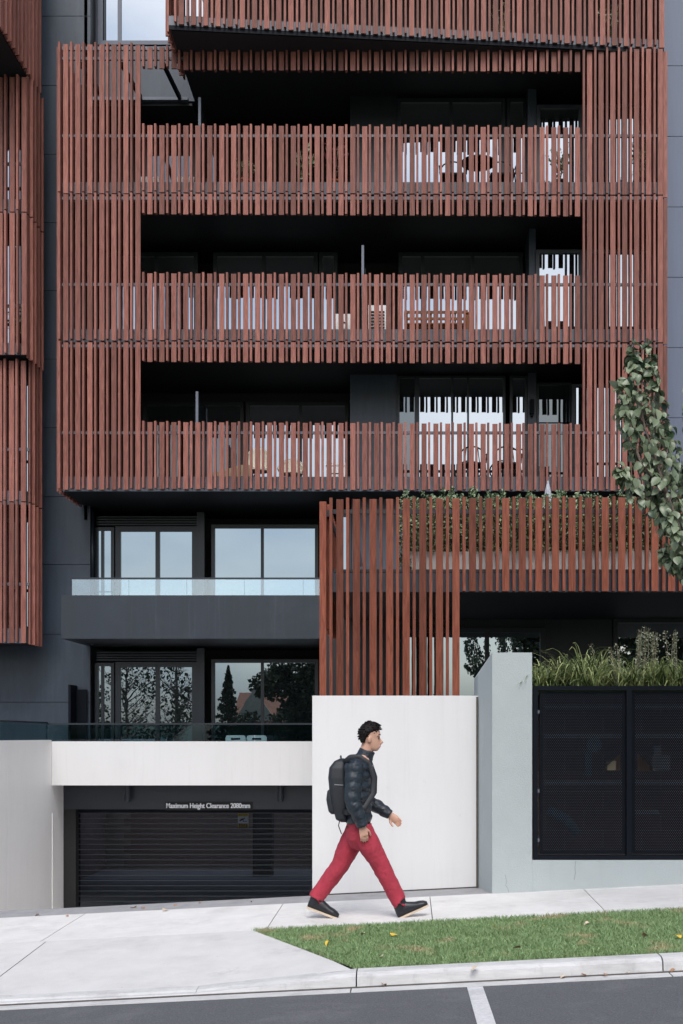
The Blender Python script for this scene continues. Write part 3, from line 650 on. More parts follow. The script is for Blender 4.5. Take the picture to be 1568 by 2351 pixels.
window(bld, X(565, 28.3), X(800, 28.3), f3 + 0.01, f3 + 2.35, 28.3, mull=[X(690, 28.3)], fr=0.08)
MB().box(X(1217, 26.8), X(1226, 26.8), 26.74, 26.875, Z(950, 26.8), Z(918, 26.8)).box(X(1219, 26.8), X(1224, 26.8), 26.76, 26.86, Z(956, 26.8), Z(950, 26.8)).obj('wall_light', 'black_metal', bld)
# glass dividers between neighbouring balconies
for px, yt, fl in ((459, 226, f1), (833, 565, f2), (453, 900, f3)):
    x = X(px, 25.5); zt = Z(yt, 25.5)
    B('divider_post', 'grey_metal', bld, x - 0.025, x + 0.025, 25.45, 25.52, fl, zt)
    B('divider_post', 'grey_metal', bld, x - 0.02, x + 0.02, 26.6, 26.65, fl, zt - 0.05)
    B('divider_glass', 'glass_dark', bld, x - 0.006, x + 0.006, 25.53, 26.59, fl + 0.05, zt - 0.05)
# ---- lower storeys, left part
Yq = 27.2
s1, s2 = Z(1169, 27.2), Z(1490, 27.2)
fz1, fz0 = 3.92, 0.95                            # floors behind the solid balcony and behind the white beam
px0 = X(141, 25.0); px1 = X(735, 25.0) + 0.1
B('balcony_parapet', 'parapet', bld, px0, px1, 25.0, 25.16, Z(1466, 25), Z(1366.5, 25))
B('balcony_slab', 'soffit', bld, px0 + 0.003, px1 + 2.0, 25.165, BY, Z(1466, 25) + 0.004, fz1)
B('balcony_side', 'parapet', bld, px0, px0 + 0.15, 25.165, 26.88, Z(1466, 25), Z(1366.5, 25) - 0.003)
def lower_windows(head, fl, gl, gy=1205):
    window(bld, X(219, Yq), X(263, Yq), fl + 0.01, head - 0.02, Yq, mull=[X(236, Yq)] if gl == 'glass_low' else [], fr=0.07, glass=gl, rails=[fl + 0.85] if gl == 'glass_low' else [])
    window(bld, X(266, Yq), X(453, Yq), fl + 0.01, head, Yq, mull=[X(362.5, Yq)], fr=0.11, glass=gl)
    B('column', 'frame', bld, X(453.5, Yq), X(471, Yq), Yq - 0.1, Yq + 0.12, fl, head + 0.3)
    window(bld, X(486, Yq + 0.2), X(731, Yq + 0.2), fl + 0.01, head + 0.07, Yq + 0.2, mull=[X(602.5, Yq + 0.2)], fr=0.075, glass=gl)
    for k in range(4): B('vent_louvre', 'frame', bld, X(222, Yq), X(452, Yq), Yq - 0.02, Yq + 0.03, head + 0.03 + k * 0.055, head + 0.06 + k * 0.055)
lower_windows(Z(1209, Yq), fz1, 'glass_low'); lower_windows(Z(1520, Yq), fz0, 'glass_low')
def glass_run(name, xs_, Y, z0, z1, mat, hand='frame'):
    r_ = thing_part = MB().box(xs_[0], xs_[-1], Y - 0.02, Y + 0.02, z1 - 0.035, z1).obj(name, hand, bld)
    for a, b in zip(xs_[:-1], xs_[1:]): B('glass_panel', mat, r_, a + 0.006, b - 0.006, Y - 0.006, Y + 0.006, z0, z1 - 0.036)
    return r_
Yg = 25.12
glass_run('glass_balustrade', [X(p, Yg) for p in (165, 296, 429, 561, 696, 738)], Yg, Z(1366.5, 25), Z(1326, Yg), 'balglass')
# white beam over the garage and the lower balustrade
Yb = 26.1; bx0 = X(118.5, Yb)
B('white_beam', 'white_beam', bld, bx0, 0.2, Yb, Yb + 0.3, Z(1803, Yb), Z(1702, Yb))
B('terrace_slab', 'soffit', bld, bx0 + 0.003, 0.2, Yb + 0.303, BY, Z(1803, Yb) + 0.01, fz0)
glass_run('glass_balustrade', [X(p, Yb + 0.15) for p in (105, 222, 342, 464, 585, 716, 800)], Yb + 0.15, Z(1702, Yb) - 0.02, Z(1660, Yb + 0.15), 'balglass_dark')
B('privacy_screen', 'black_metal', bld, X(158, 26.4), X(158, 26.4) + 0.05, 26.35, 26.88, fz0, Z(1572, 26.4))
B('privacy_screen', 'black_metal', bld, X(158, 26.4) + 0.055, X(199, 26.8), 26.80, 26.85, fz0, Z(1583, 26.8))
# garage entrance
gx0, gx1 = X(179, 27.2), -1.30
B('lintel', 'frame', bld, bx0, 0.2, 27.0, 27.35, Z(1858, 27.0), Z(1803, Yb) + 0.005)
B('jamb', 'black', bld, bx0, gx0, 27.02, 27.4, GF, Z(1858, 27.0) - 0.002)
B('jamb', 'black', bld, gx1, 0.2, 27.02, 27.4, GF, Z(1858, 27.0) - 0.002)
for px in (293, 644):
    x = X(px, 26.8); MB().tube([(x, 26.8, Z(1803, Yb) + 0.005), (x, 26.8, Z(1839, 26.8))], 0.062, 14).obj('down_light', 'frame', bld)
rd = B('roller_door', 'black_metal', bld, gx0, gx1, 27.22, 27.28, Z(1866, 27.2), Z(1858, 27.0) - 0.003)
zt = Z(1866, 27.2) - 0.002; pit = 0.1135
for k in range(20):
    z1 = zt - k * pit
    shared_box('ridge', 'frame', rd, gx0 + 0.01, gx1 - 0.01, 27.215, 27.245, z1 - 0.013, z1)
    shared_box('door_slat', 'door_slat', rd, gx0 + 0.01, gx1 - 0.01, 27.228, 27.231, z1 - pit + 0.001, z1 - 0.014)
B('garage_ceiling', 'mortar', bld, -9, 2, 27.4, 33.9, 0.20, 0.3)  # stops short: opening added behind it to let sky light reach the block wall
B('garage_column', 'frame', bld, X(581, 34.5), X(625, 34.5), 34.4, 34.9, GF, 0.198)
# concrete block wall inside the garage
gw = thing('garage_wall', 'brown concrete block wall seen through the garage grille', 'wall', (-5, 36.4, GF))
Ybk = 36.4
B('mortar_bed', 'mortar', gw, -9.0, 2.0, Ybk + 0.008, Ybk + 0.2, GF, 0.199)
nr = int((0.19 - GF) / 0.2)
for r_ in range(nr + 1):
    z0 = 0.19 - (r_ + 1) * 0.2
    if z0 < GF: continue
    x = X(300, Ybk) - (0.2 if r_ % 2 else 0)
    while x < X(722, Ybk):
        shared_box('concrete_block', 'block', gw, x + 0.005, x + 0.395, Ybk, Ybk + 0.007, z0 + 0.005, z0 + 0.195); x += 0.4
B('garage_side_wall', 'block', bld, -9.0, -8.9, 27.4, 38, GF, 0.199)
B('garage_side_wall', 'block', bld, 1.9, 2.0, 27.4, 36.39, GF, 0.199)
# lettering and signs
def text_mesh(name, s, x0, x1, z, Y, mat, parent, bold=0.012, hscale=1.0):
    cu = bpy.data.curves.new(name, 'FONT'); cu.body = s; cu.size = 1.0; cu.offset = bold; cu.extrude = 0.01
    t = bpy.data.objects.new(name + '_tmp', cu); col.objects.link(t); bpy.context.view_layer.update()
    me = bpy.data.meshes.new_from_object(t.evaluated_get(bpy.context.evaluated_depsgraph_get()))
    bpy.data.objects.remove(t)
    co_ = np.array([v.co[:] for v in me.vertices]); lo, hi = co_.min(0), co_.max(0); sc = (x1 - x0) / (hi[0] - lo[0])
    for v in me.vertices:
        c = v.co.copy(); v.co = ((c.x - lo[0]) * sc, -c.z * 0.2, c.y * sc * hscale)
    me.materials.clear(); me.materials.append(M[mat])
    return put(bpy.data.objects.new(name, me), parent, (x0, Y, z))
sg = thing('clearance_sign', 'black sign reading Maximum Height Clearance 2080mm above the garage door', 'sign', (X(480, 27), 26.98, Z(1860, 27)))
B('sign_plate', 'black', sg, X(379, 26.98), X(580, 26.98), 26.975, 26.992, Z(1860, 26.98), Z(1841, 26.98))
text_mesh('lettering', 'Maximum Height Clearance 2080mm', X(381.5, 26.97), X(573.5, 26.97), Z(1855, 26.97), 26.968, 'text', sg, 0.010, 1.28)
text_mesh('lettering', 'Maximum Height Clearance 2080mm', X(382.3, 26.97), X(574.3, 26.97), Z(1855, 26.97), 26.966, 'text', sg, 0.010, 1.28)
text_mesh('lettering', 'Maximum Height Clearance 2080mm', X(381.9, 26.97), X(573.9, 26.97), Z(1855, 26.97), 26.964, 'text', sg, 0.010, 1.28)
cs = thing('camera_warning_sign', 'small yellow and white camera warning sign on the block wall behind the grille', 'sign', (X(558, 36), 36.3, Z(1900, 36)))
ys_ = 36.38
sx0, sx1 = X(546, ys_), X(570.5, ys_)
B('plate', 'white_plastic', cs, sx0, sx1, ys_, ys_ + 0.012, Z(1900, ys_), Z(1860, ys_))
B('yellow_band', 'yellow', cs, sx0, sx1, ys_ - 0.004, ys_ - 0.001, Z(1874.5, ys_), Z(1860, ys_))
B('yellow_band', 'yellow', cs, sx0, sx1, ys_ - 0.004, ys_ - 0.001, Z(1900, ys_), Z(1889.5, ys_))
for k, yy in enumerate((1866, 1870.5, 1892, 1895, 1898)):
    for q in range(4): B('print_line', 'black', cs, sx0 + 0.03 + q * 0.066, sx0 + 0.085 + q * 0.066, ys_ - 0.007, ys_ - 0.005, Z(yy + 1.4, ys_), Z(yy - 0.6, ys_))
cx, cz = (sx0 + sx1) / 2, Z(1882, ys_)
MB().prism_xz([(cx - 0.11, cz + 0.0), (cx - 0.10, cz - 0.045), (cx + 0.06, cz + 0.03), (cx + 0.05, cz + 0.07)], ys_ - 0.006, ys_ - 0.002).prism_xz([(cx + 0.0, cz - 0.06), (cx + 0.12, cz - 0.06), (cx + 0.12, cz - 0.045), (cx + 0.015, cz - 0.045), (cx + 0.015, cz + 0.0), (cx + 0.0, cz - 0.005)], ys_ - 0.006, ys_ - 0.002).obj('camera_pictogram', 'black', cs)

# ---- white driveway walls
lw = thing('driveway_wall', 'tall white side wall running down to the garage on the left', 'wall', (bx0, 20, GF))
ysl = [27.0, 23.25, 19.5, 15.8]
for a, b in zip(ysl[:-1], ysl[1:]):
    zt_ = lambda x, y: 1.49 + (26.1 - y) * 0.015
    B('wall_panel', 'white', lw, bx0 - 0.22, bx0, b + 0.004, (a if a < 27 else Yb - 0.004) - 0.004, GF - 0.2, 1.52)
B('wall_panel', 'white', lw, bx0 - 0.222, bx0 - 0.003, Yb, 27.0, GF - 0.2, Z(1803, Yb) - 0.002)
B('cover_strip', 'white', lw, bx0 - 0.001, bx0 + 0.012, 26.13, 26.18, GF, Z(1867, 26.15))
B('glass_panel', 'balglass_dark', lw, bx0 - 0.12, bx0 - 0.108, 20, Yb + 0.1, 1.523, 1.86)
B('handrail', 'frame', lw, bx0 - 0.13, bx0 - 0.098, 20, Yb + 0.1, 1.862, 1.90)
ww = thing('white_wall', 'plain white wall directly behind the walking man', 'wall', (-0.15, 12.63, 0))
wx0, wx1 = X(717, YB), X(1098, YB)
MB().prism_xz([(wx0, strip(wx0, YB) + 0.014), (wx1 + 0.02, strip(wx1, YB) + 0.014), (wx1 + 0.02, Z(1597, YB)), (wx0, Z(1597, YB))], YB, YB + 0.22).obj('wall_face', 'white_street', ww)
MB().prism_xz([(wx0 + 0.005, strip(wx0, YB) - 0.1), (wx1, strip(wx1, YB) - 0.1), (wx1, strip(wx1, YB) + 0.02), (wx0 + 0.005, strip(wx0, YB) + 0.02)], YB + 0.006, YB + 0.2).obj('base_joint', 'joint', ww)
MB().prism_xy([(wx0 + 0.01, YB + 0.225), (-0.75, YB + 0.225), (-1.1, 27.0), (-1.3, 27.0)], GF, 0.9).obj('ramp_side', 'white', ww)

# ------------------------------------------------------------------ neighbouring wing at the left edge
nb = thing('apartment_wing', 'narrow slat-clad wing at the left edge, stepping out overhead', 'building', (-8.5, 26, 0))
XC = X(61, YS)
pp = 27.3
def nb_front(Y, xc, zt, zb, joints, rows=7):
    segs = []; top = zt
    for j in joints: segs.append((top, j + 0.012)); top = j - 0.012
    segs.append((top, zb))
    for k in range(rows):
        x = xc - WW - k * 0.2427
        for a, b in segs:
            shared_box('slat', 'slat', nb, x, x + WW, Y, Y + 0.035, b, a)
            shared_box('fin', 'slat', nb, x - 0.09, x - 0.09 + FW, Y - 0.07, Y + 0.04, b + 0.02, a + 0.02)
def nb_side(y0, y1, xc, zt, zb, joints):
    segs = []; top = zt
    for j in joints: segs.append((top, j + 0.012)); top = j - 0.012
    segs.append((top, zb)); y = y0; k = 0
    while y < y1:
        for a, b in segs:
            shared_box('side_slat', 'slat', nb, xc - 0.035, xc, y, y + WW, b, a)
            shared_box('side_fin', 'slat', nb, xc - 0.04, xc + 0.05, y + 0.15, y + 0.15 + FW, b, a)
        y += 0.2427
zA = 15.0
nb_front(23.5, XC, 18.5, zA, []); nb_side(23.58, 26.0, XC, 18.5, zA, [])
nb_front(YS, XC, zA - 0.1, Z(814, YS), [Z(487, YS)]); nb_side(25.2, 26.0, XC, zA - 0.02, Z(818, YS), [Z(487, YS)])
zC = Z(1476, 25.35); xc2 = X(66, 25.35)
nb_front(25.35, xc2 - 0.06, Z(828, 25.35), zC, [Z(1152, 25.35)]); nb_side(25.45, 26.1, xc2, Z(822, 25.35), zC - 0.02, [Z(1152, 25.35)])
for z0, z1, y0 in ((zA + 0.0, zA + 0.3, 23.6), (Z(812, YS), Z(785, YS), 25.2), (Z(487, YS), Z(455, YS), 25.2), (zC, zC + 0.3, 25.45), (Z(1152, YS), Z(1120, YS), 25.45)):
    B('floor_slab', 'soffit', nb, -12, XC - 0.06, y0, 26.05, z0, z1)
    B('upstand', 'grey_metal', nb, -12, XC - 0.15, y0 - 0.05, y0 - 0.003, z0, z1)
for zc in (Z(360, YS), Z(690, YS), Z(1030, 25.35), Z(1340, 25.35)):
    B('rail', 'grey_metal', nb, -12, XC - 0.05, 25.40, 25.44, zc - 0.03, zc + 0.03)
B('back_wall', 'soffit', nb, -12, XC - 0.06, 26.1, 26.3, zC, 19)
for fl, zz in ((zC + 0.3, 2.35), (Z(1120, YS), 2.4), (Z(785, YS), 2.4), (Z(455, YS), 2.4)):
    window(nb, -10.6, XC - 0.12, fl + 0.01, fl + zz, 26.0, mull=[-9.4, -8.45], fr=0.08, glass='glass', d=0.04)
window(nb, -11, X(68, 27.0), 0.3, Z(1500, 27), 27.0, mull=[X(36, 27)], fr=0.1, glass='glass_dark')
B('wall_below', 'soffit', nb, -12, X(68, 27.0), 27.06, 27.2, -2, zC)

# ------------------------------------------------------------------ entry terrace with its screen of taller slats
YF_ = 18.2
sc = thing('timber_screen', 'tall screen of brown timber slats rising behind the white wall', 'screen', (0, YF_, 0))
pit_ = 0.2427
xk0 = X(772, YF_)
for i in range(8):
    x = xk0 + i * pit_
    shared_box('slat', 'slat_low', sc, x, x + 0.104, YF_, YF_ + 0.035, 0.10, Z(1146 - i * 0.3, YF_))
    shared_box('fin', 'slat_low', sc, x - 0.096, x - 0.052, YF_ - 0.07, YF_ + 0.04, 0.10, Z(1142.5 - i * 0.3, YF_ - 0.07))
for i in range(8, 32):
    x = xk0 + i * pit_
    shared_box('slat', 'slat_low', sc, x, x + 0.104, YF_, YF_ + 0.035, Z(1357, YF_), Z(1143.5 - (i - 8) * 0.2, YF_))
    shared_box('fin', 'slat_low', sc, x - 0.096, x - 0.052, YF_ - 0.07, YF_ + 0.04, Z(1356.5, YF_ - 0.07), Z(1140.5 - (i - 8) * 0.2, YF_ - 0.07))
xcn = X(733, YF_)
shared_box('slat', 'slat_low', sc, xcn, xcn + 0.10, YF_ + 0.04, YF_ + 0.075, 0.10, Z(1150, YF_))
for j in range(9):
    y = YF_ + 0.10 + j * pit_
    shared_box('side_slat', 'slat_low', sc, xcn + 0.062, xcn + 0.097, y + 0.03, y + 0.03 + 0.104, 3.2, Z(1150, YF_))
    shared_box('side_fin', 'slat_low', sc, xcn + 0.02, xcn + 0.13, y + 0.17, y + 0.17 + 0.045, 3.2, Z(1150, YF_))
xrr = xk0 + 32 * pit_
B('rail', 'frame', sc, xcn + 0.14, xrr, YF_ + 0.045, YF_ + 0.095, Z(1178, YF_), Z(1168, YF_))
B('rail', 'frame', sc, xcn + 0.10, xcn + 0.137, YF_ + 0.10, YF_ + 2.2, Z(1183, YF_), Z(1168, YF_))
zt0, zt1 = Z(1358, YF_), Z(1305, YF_)
tr = thing('terrace', 'raised terrace floor with dark metal edge behind the timber slats', 'terrace', (2, 20, zt0))
B('fascia', 'panel', tr, xcn + 0.14, xrr, YF_ + 0.10, YF_ + 0.14, zt0 + 0.004, zt1 - 0.05)
B('fascia_cap', 'frame', tr, xcn + 0.14, xrr, YF_ + 0.095, YF_ + 0.16, zt1 - 0.045, zt1)
B('terrace_slab', 'soffit', tr, xcn + 0.14, xrr, YF_ + 0.165, 26.9, zt0, zt1 - 0.12)
# back wall with windows under the terrace
YU = 22.5
fu = 1.0
B('wall', 'frame', tr, X(1252, YU), X(1405, YU), YU, YU + 0.15, fu, zt0 - 0.004)
B('wall', 'soffit', tr, X(735, YU), X(918, YU), YU, YU + 0.15, 0.0, zt0 - 0.004)
window(tr, X(920, YU), X(1251, YU), fu, Z(1441, YU), YU, mull=[X(975, YU), X(1013, YU), X(1118, YU)], fr=0.09, glass='glass_low')
B('transom', 'soffit', tr, X(918.5, YU), X(1251.5, YU), YU - 0.02, YU + 0.1, Z(1440, YU), zt0 - 0.004)
window(tr, X(1407, YU), X(1407, YU) + 4.0, fu, Z(1420, YU), YU, mull=[X(1407, YU) + 1.9], fr=0.08, glass='glass')
B('transom', 'soffit', tr, X(1406, YU), X(1407, YU) + 4, YU - 0.02, YU + 0.1, Z(1419, YU), zt0 - 0.004)
# wall and windows at the back of the terrace
YT = 26.0
B('wall', 'panel', tr, X(852, YT), X(1000, YT), YT, YT + 0.15, zt1, zs(1124) - 0.01)
window(tr, X(776, YT), X(806, YT), zt1 - 0.05, Z(1180, YT), YT, fr=0.06, glass='glass_low')
B('wall', 'panel', tr, X(807, YT), X(851.5, YT), YT, YT + 0.15, zt1, zs(1124) - 0.01)
B('wall', 'soffit', tr, X(1000, YT) + 0.003, XR, YT, YT + 0.15, zt1, zs(1124) - 0.01)
hand = MB(); hand.tube([(X(812, 22), 22, Z(1200, 22)), (X(830, 22), 22, Z(1300, 22))], 0.025, 8); hand.obj('stair_rail', 'frame', tr)
# planter and hedge
pb = thing('planter_box', 'long pale concrete planter holding the hedge on the terrace', 'planter', (2.5, 19.2, zt1))
px_a, px_b = X(941, 18.75), xrr
ptop = Z(1266, 18.75)
for k in range(5):
    a = px_a + (px_b - px_a) * k / 5; b = px_a + (px_b - px_a) * (k + 1) / 5
    B('planter_unit', 'planter', pb, a, b - 0.008, 18.75, 19.35, zt1 - 0.11, ptop + 0.010 * k)
hg = thing('hedge', 'dense small-leaved green hedge behind the upper slats of the timber screen', 'hedge', (2.5, 19.1, ptop))
def leaf_quads(P, size, g, up=0.5, aspect=1.5):
    n = len(P); d = g.normal(0, 1, (n, 3)); d /= np.linalg.norm(d, axis=1)[:, None]
    nn = g.normal(0, 1, (n, 3)) + np.array([0, -0.5, up]); s = np.cross(d, nn); s /= np.linalg.norm(s, axis=1)[:, None]
    u = np.cross(s, d)
    sz = size * (0.6 + 0.8 * g.random(n))[:, None]
    a = P - d * sz * 0.5; b = P + s * sz * 0.5 / aspect + u * sz * 0.12; c = P + d * sz * 0.5; e = P - s * sz * 0.5 / aspect + u * sz * 0.12
    V = np.stack([a, b, c, e], 1).reshape(-1, 3); i = np.arange(n) * 4
    return V, np.concatenate([np.stack([i, i + 1, i + 2], 1), np.stack([i, i + 2, i + 3], 1)]).tolist()
g = np.random.default_rng(11)
N = 26000
xa = X(912, 18.9)
x = xa + g.random(N) * (xrr - xa)
shell = g.random(N)
y = np.where(shell < 0.62, 18.62 + np.abs(g.normal(0, 0.09, N)), 18.65 + g.random(N) * 0.75)
topz = np.array([Z(1146, 18.9) + 0.07 * noise.noise((float(a) * 1.7, 3.1, 0)) + 0.05 * noise.noise((float(a) * 7.0, 8.1, 0)) for a in x])
botz = np.array([ptop - 0.02 + 0.06 * noise.noise((float(a) * 3.0, 1.0, 5.0)) for a in x]) - np.where(x < px_a + 0.02, 0.32, 0)
z = botz + (topz - botz) * g.random(N) ** 0.92
y += np.array([0.07 * noise.noise((float(a) * 2.5, 0.3, float(b) * 2.5)) for a, b in zip(x, z)])
P = np.stack([x, y, z], 1)
spr = []
for k in range(75):                                     # young sprigs standing out of the top
    sx = xa + 0.08 + g.random() * (xrr - xa - 0.1); hh = 0.05 + 0.13 * g.random()
    zb = Z(1148, 18.9) + 0.03
    for q in range(int(10 + hh * 150)):
        t = g.random(); spr.append((sx + g.normal(0, 0.022), 18.75 + g.random() * 0.05 + 0.3 * (k % 3), zb + t * hh))
P = np.concatenate([P, np.array(spr)])
V, Fq = leaf_quads(P, 0.044, g)
raw_mesh('foliage', V, Fq, 'hedge', hg, (2.5, 19.1, ptop))
B('inner_core', 'black', hg, xa + 0.12, xrr, 18.98, 19.2, ptop - 0.01, Z(1165, 18.9))  # solid black box filling the inside of the hedge

# ------------------------------------------------------------------ grey rendered street wall with the service cupboard
YG = 12.14
gw_ = thing('rendered_wall', 'pale blue-grey rendered street wall and pillar around the service cupboard', 'wall', (1.2, YG, 0.05))
ga, gb, gc = X(1098, YB), X(1130, YG), X(1221.5, YG)
zt_p = Z(1498, YG); ztl = Z(1550, YB)
def base(x, y): return foot(x, min(y, Y_FB)) - 0.02
pil = MB()
pil.add([(ga, YB - 0.01, strip(ga, YB) - 0.05), (gb, YG, base(gb, YG)), (gc, YG, base(gc, YG)), (gc, YG + 1.3, base(gc, YG)), (ga, YG + 1.3, base(ga, YG)),
         (ga, YB - 0.01, ztl), (gb, YG, zt_p), (gc, YG, zt_p), (gc, YG + 1.3, zt_p), (ga, YG + 1.3, ztl)],
        [(0, 1, 6, 5), (1, 2, 7, 6), (2, 3, 8, 7), (3, 4, 9, 8), (4, 0, 5, 9), (5, 6, 7, 8, 9), (4, 3, 2, 1, 0)])
pil.obj('pillar', 'render', gw_, fix=True)
gtop, gbot = Z(1574.6, YG), Z(1974.4, YG)
gright = gc + 3.6
MB().prism_xz([(gc + 0.001, base(gc, YG)), (gright, base(gright, YG)), (gright, gbot), (gc + 0.001, gbot)], YG + 0.001, YG + 0.25).obj('wall_base', 'render', gw_)
MB().tube([(ga - 0.012, YB - 0.02, strip(ga, YB)), (ga - 0.012, YB - 0.02, Z(1600, YB))], 0.010, 6).obj('sealant_joint', 'joint', gw_)
def crack(pts, name='crack'):
    MB().tube([(X(p, YG), YG - 0.0015, Z(q, YG)) for p, q in pts], 0.0010, 4).obj(name, 'joint', gw_)
crack([(1168, 2049), (1166, 2040), (1161, 2033), (1163, 2024), (1160, 2008)]); crack([(1322, 1976), (1320, 1990), (1321, 2003), (1318, 2020)])
cp = thing('service_cupboard', 'black steel service cupboard with two perforated doors in the grey wall', 'cupboard', (2.0, YG, gbot))
fx0 = X(1224.4, YG)
fb = MB(); t_ = 0.043
fb.box(fx0, gright, YG + 0.002, YG + 0.07, gtop - t_, gtop).box(fx0, gright, YG + 0.002, YG + 0.07, gbot + 0.001, gbot + t_)
fb.box(fx0, fx0 + t_, YG + 0.002, YG + 0.07, gbot + t_, gtop - t_)
m0, m1 = X(1438.5, YG), X(1451, YG)
fb.box(m0, m1, YG + 0.002, YG + 0.07, gbot + t_, gtop - t_)
pan2 = m1 + (m0 - fx0 - t_) + 0.05
fb.box(pan2, pan2 + 0.053, YG + 0.002, YG + 0.07, gbot + t_, gtop - t_)
fb.obj('frame', 'black_metal', cp)
def perf_panel(x0, x1, z0, z1, tri, left):
    (tx0, tx1, tz0, tz1) = tri; b = MB(); Y0 = YG + 0.028; Y1 = YG + 0.031
    for a in ((x0, tx0, z0, z1), (tx1, x1, z0, z1), (tx0, tx1, z0, tz0), (tx0, tx1, tz1, z1)): b.box(a[0], a[1], Y0, Y1, a[2], a[3])
    if left: b.prism_xz([(tx0, tz0), (tx1, tz1), (tx0, tz1)], Y0, Y1)
    else: b.prism_xz([(tx0, tz1), (tx1, tz0), (tx1, tz1)], Y0, Y1)
    o = b.obj('perforated_door', 'perf', cp)
    MB().box(x0, x1, Y0 + 0.006, Y0 + 0.03, z1 - 0.03, z1).box(x0, x1, Y0 + 0.006, Y0 + 0.03, z0, z0 + 0.03).box(x0, x0 + 0.03, Y0 + 0.006, Y0 + 0.03, z0 + 0.03, z1 - 0.03).box(x1 - 0.03, x1, Y0 + 0.006, Y0 + 0.03, z0 + 0.03, z1 - 0.03).obj('door_frame', 'black_metal', o)
    return o
zp0, zp1 = Z(1961, YG), Z(1588, YG)
d1 = perf_panel(X(1240, YG), m0 - 0.004, zp0, zp1, (X(1385, YG), X(1425.5, YG), Z(1769, YG), Z(1729, YG)), True)
perf_panel(m1 + 0.006, pan2 - 0.006, zp0, zp1, (X(1464.6, YG), X(1506, YG), Z(1770, YG), Z(1730, YG)), False)
x3 = pan2 + 0.053 + 0.006
perf_panel(x3, gright - 0.01, zp0, zp1, (x3 + 0.1, x3 + 0.28, Z(1770, YG), Z(1730, YG)), False)
for yy in (1630, 1812, 1925): B('hinge', 'grey_metal', cp, fx0 + t_ + 0.001, X(1239.5, YG), YG + 0.03, YG + 0.05, Z(yy + 8, YG), Z(yy, YG))
cw = thing('cupboard_back', 'block back wall inside the service cupboard', 'wall', (2, 12.95, gbot))
YCB = 12.95
B('mortar_bed', 'mortar', cw, gc + 0.01, gright, YCB + 0.008, YCB + 0.1, gbot, gtop)
for r_ in range(8):
    z0 = gbot + 0.03 + r_ * 0.2; x = gc + 0.02 - (0.2 if r_ % 2 else 0)
    while x < gc + 2.2:
        a, b = max(x + 0.005, gc + 0.012), x + 0.395
        if b > a + 0.03: shared_box('concrete_block', 'block', cw, a, b, YCB, YCB + 0.007, z0 + 0.005, z0 + 0.195)
        x += 0.4
pk = thing('water_pipework', 'steel pipe rails and grey valve behind the left perforated door', 'pipework', (1.7, 12.7, gbot))
for yy in (1623, 1690, 1797):
    zc = Z(yy, 12.7); B('pipe_rail', 'steel', pk, X(1250, 12.7), gright - 0.1, 12.66, 12.70, zc - 0.022, zc + 0.022)
xm, zm = X(1364, 12.5), Z(1709, 12.5)
MB().tube([(xm, 12.52, zm), (xm, 12.46, zm)], 0.075, 20).obj('valve_dial', 'blue_pipe', pk)
MB().tube([(xm - 0.05, 12.55, zm - 0.05), (xm - 0.05, 12.55, zm - 0.32)], 0.035, 12).obj('riser_pipe', 'blue_pipe', pk, smooth=True)
MB().tube([(X(1258, 12.6), 12.6, Z(1860, 12.6)), (X(1300, 12.6), 12.6, Z(1880, 12.6)), (X(1325, 12.6), 12.6, Z(1915, 12.6))], 0.05, 12).obj('elbow_pipe', 'blue_pipe', pk, smooth=True)
mt = thing('water_meter', 'pale water meter body behind the right perforated door', 'meter', (X(1515, 12.5), 12.5, Z(1770, 12.5)))
MB().box(X(1495, 12.5), X(1535, 12.5), 12.42, 12.56, Z(1768, 12.5), Z(1735, 12.5)).box(X(1500, 12.5), X(1515, 12.5), 12.44, 12.54, Z(1735, 12.5), Z(1712, 12.5)).obj('meter_body', 'steel', mt)
B('shelf', 'steel', mt, X(1460, 12.5), X(1510, 12.5), 12.42, 12.6, Z(1868, 12.5), Z(1860, 12.5))
bxo = thing('cardboard_box', 'small beige box glimpsed through the triangular hole of the left door', 'box', (X(1404, 12.4), 12.4, Z(1768, 12.4)))
MB().box(X(1393, 12.4), X(1412, 12.4), 12.36, 12.46, Z(1768, 12.4), Z(1750, 12.4)).box(X(1392, 12.4), X(1413, 12.4), 12.355, 12.465, Z(1750, 12.4), Z(1747, 12.4)).obj('box_body', 'beige', bxo)
B('cupboard_top', 'soil', cp, gc + 0.002, gright, YG + 0.072, 13.5, gtop - 0.08, gtop - 0.005)
B('planter_back', 'render', gw_, gc + 0.002, gright, 13.3, 13.5, gtop, gtop + 0.12)
B('cupboard_floor', 'drive', cp, gc + 0.002, gright, YG + 0.252, 13.1, gbot - 0.1, gbot - 0.002)
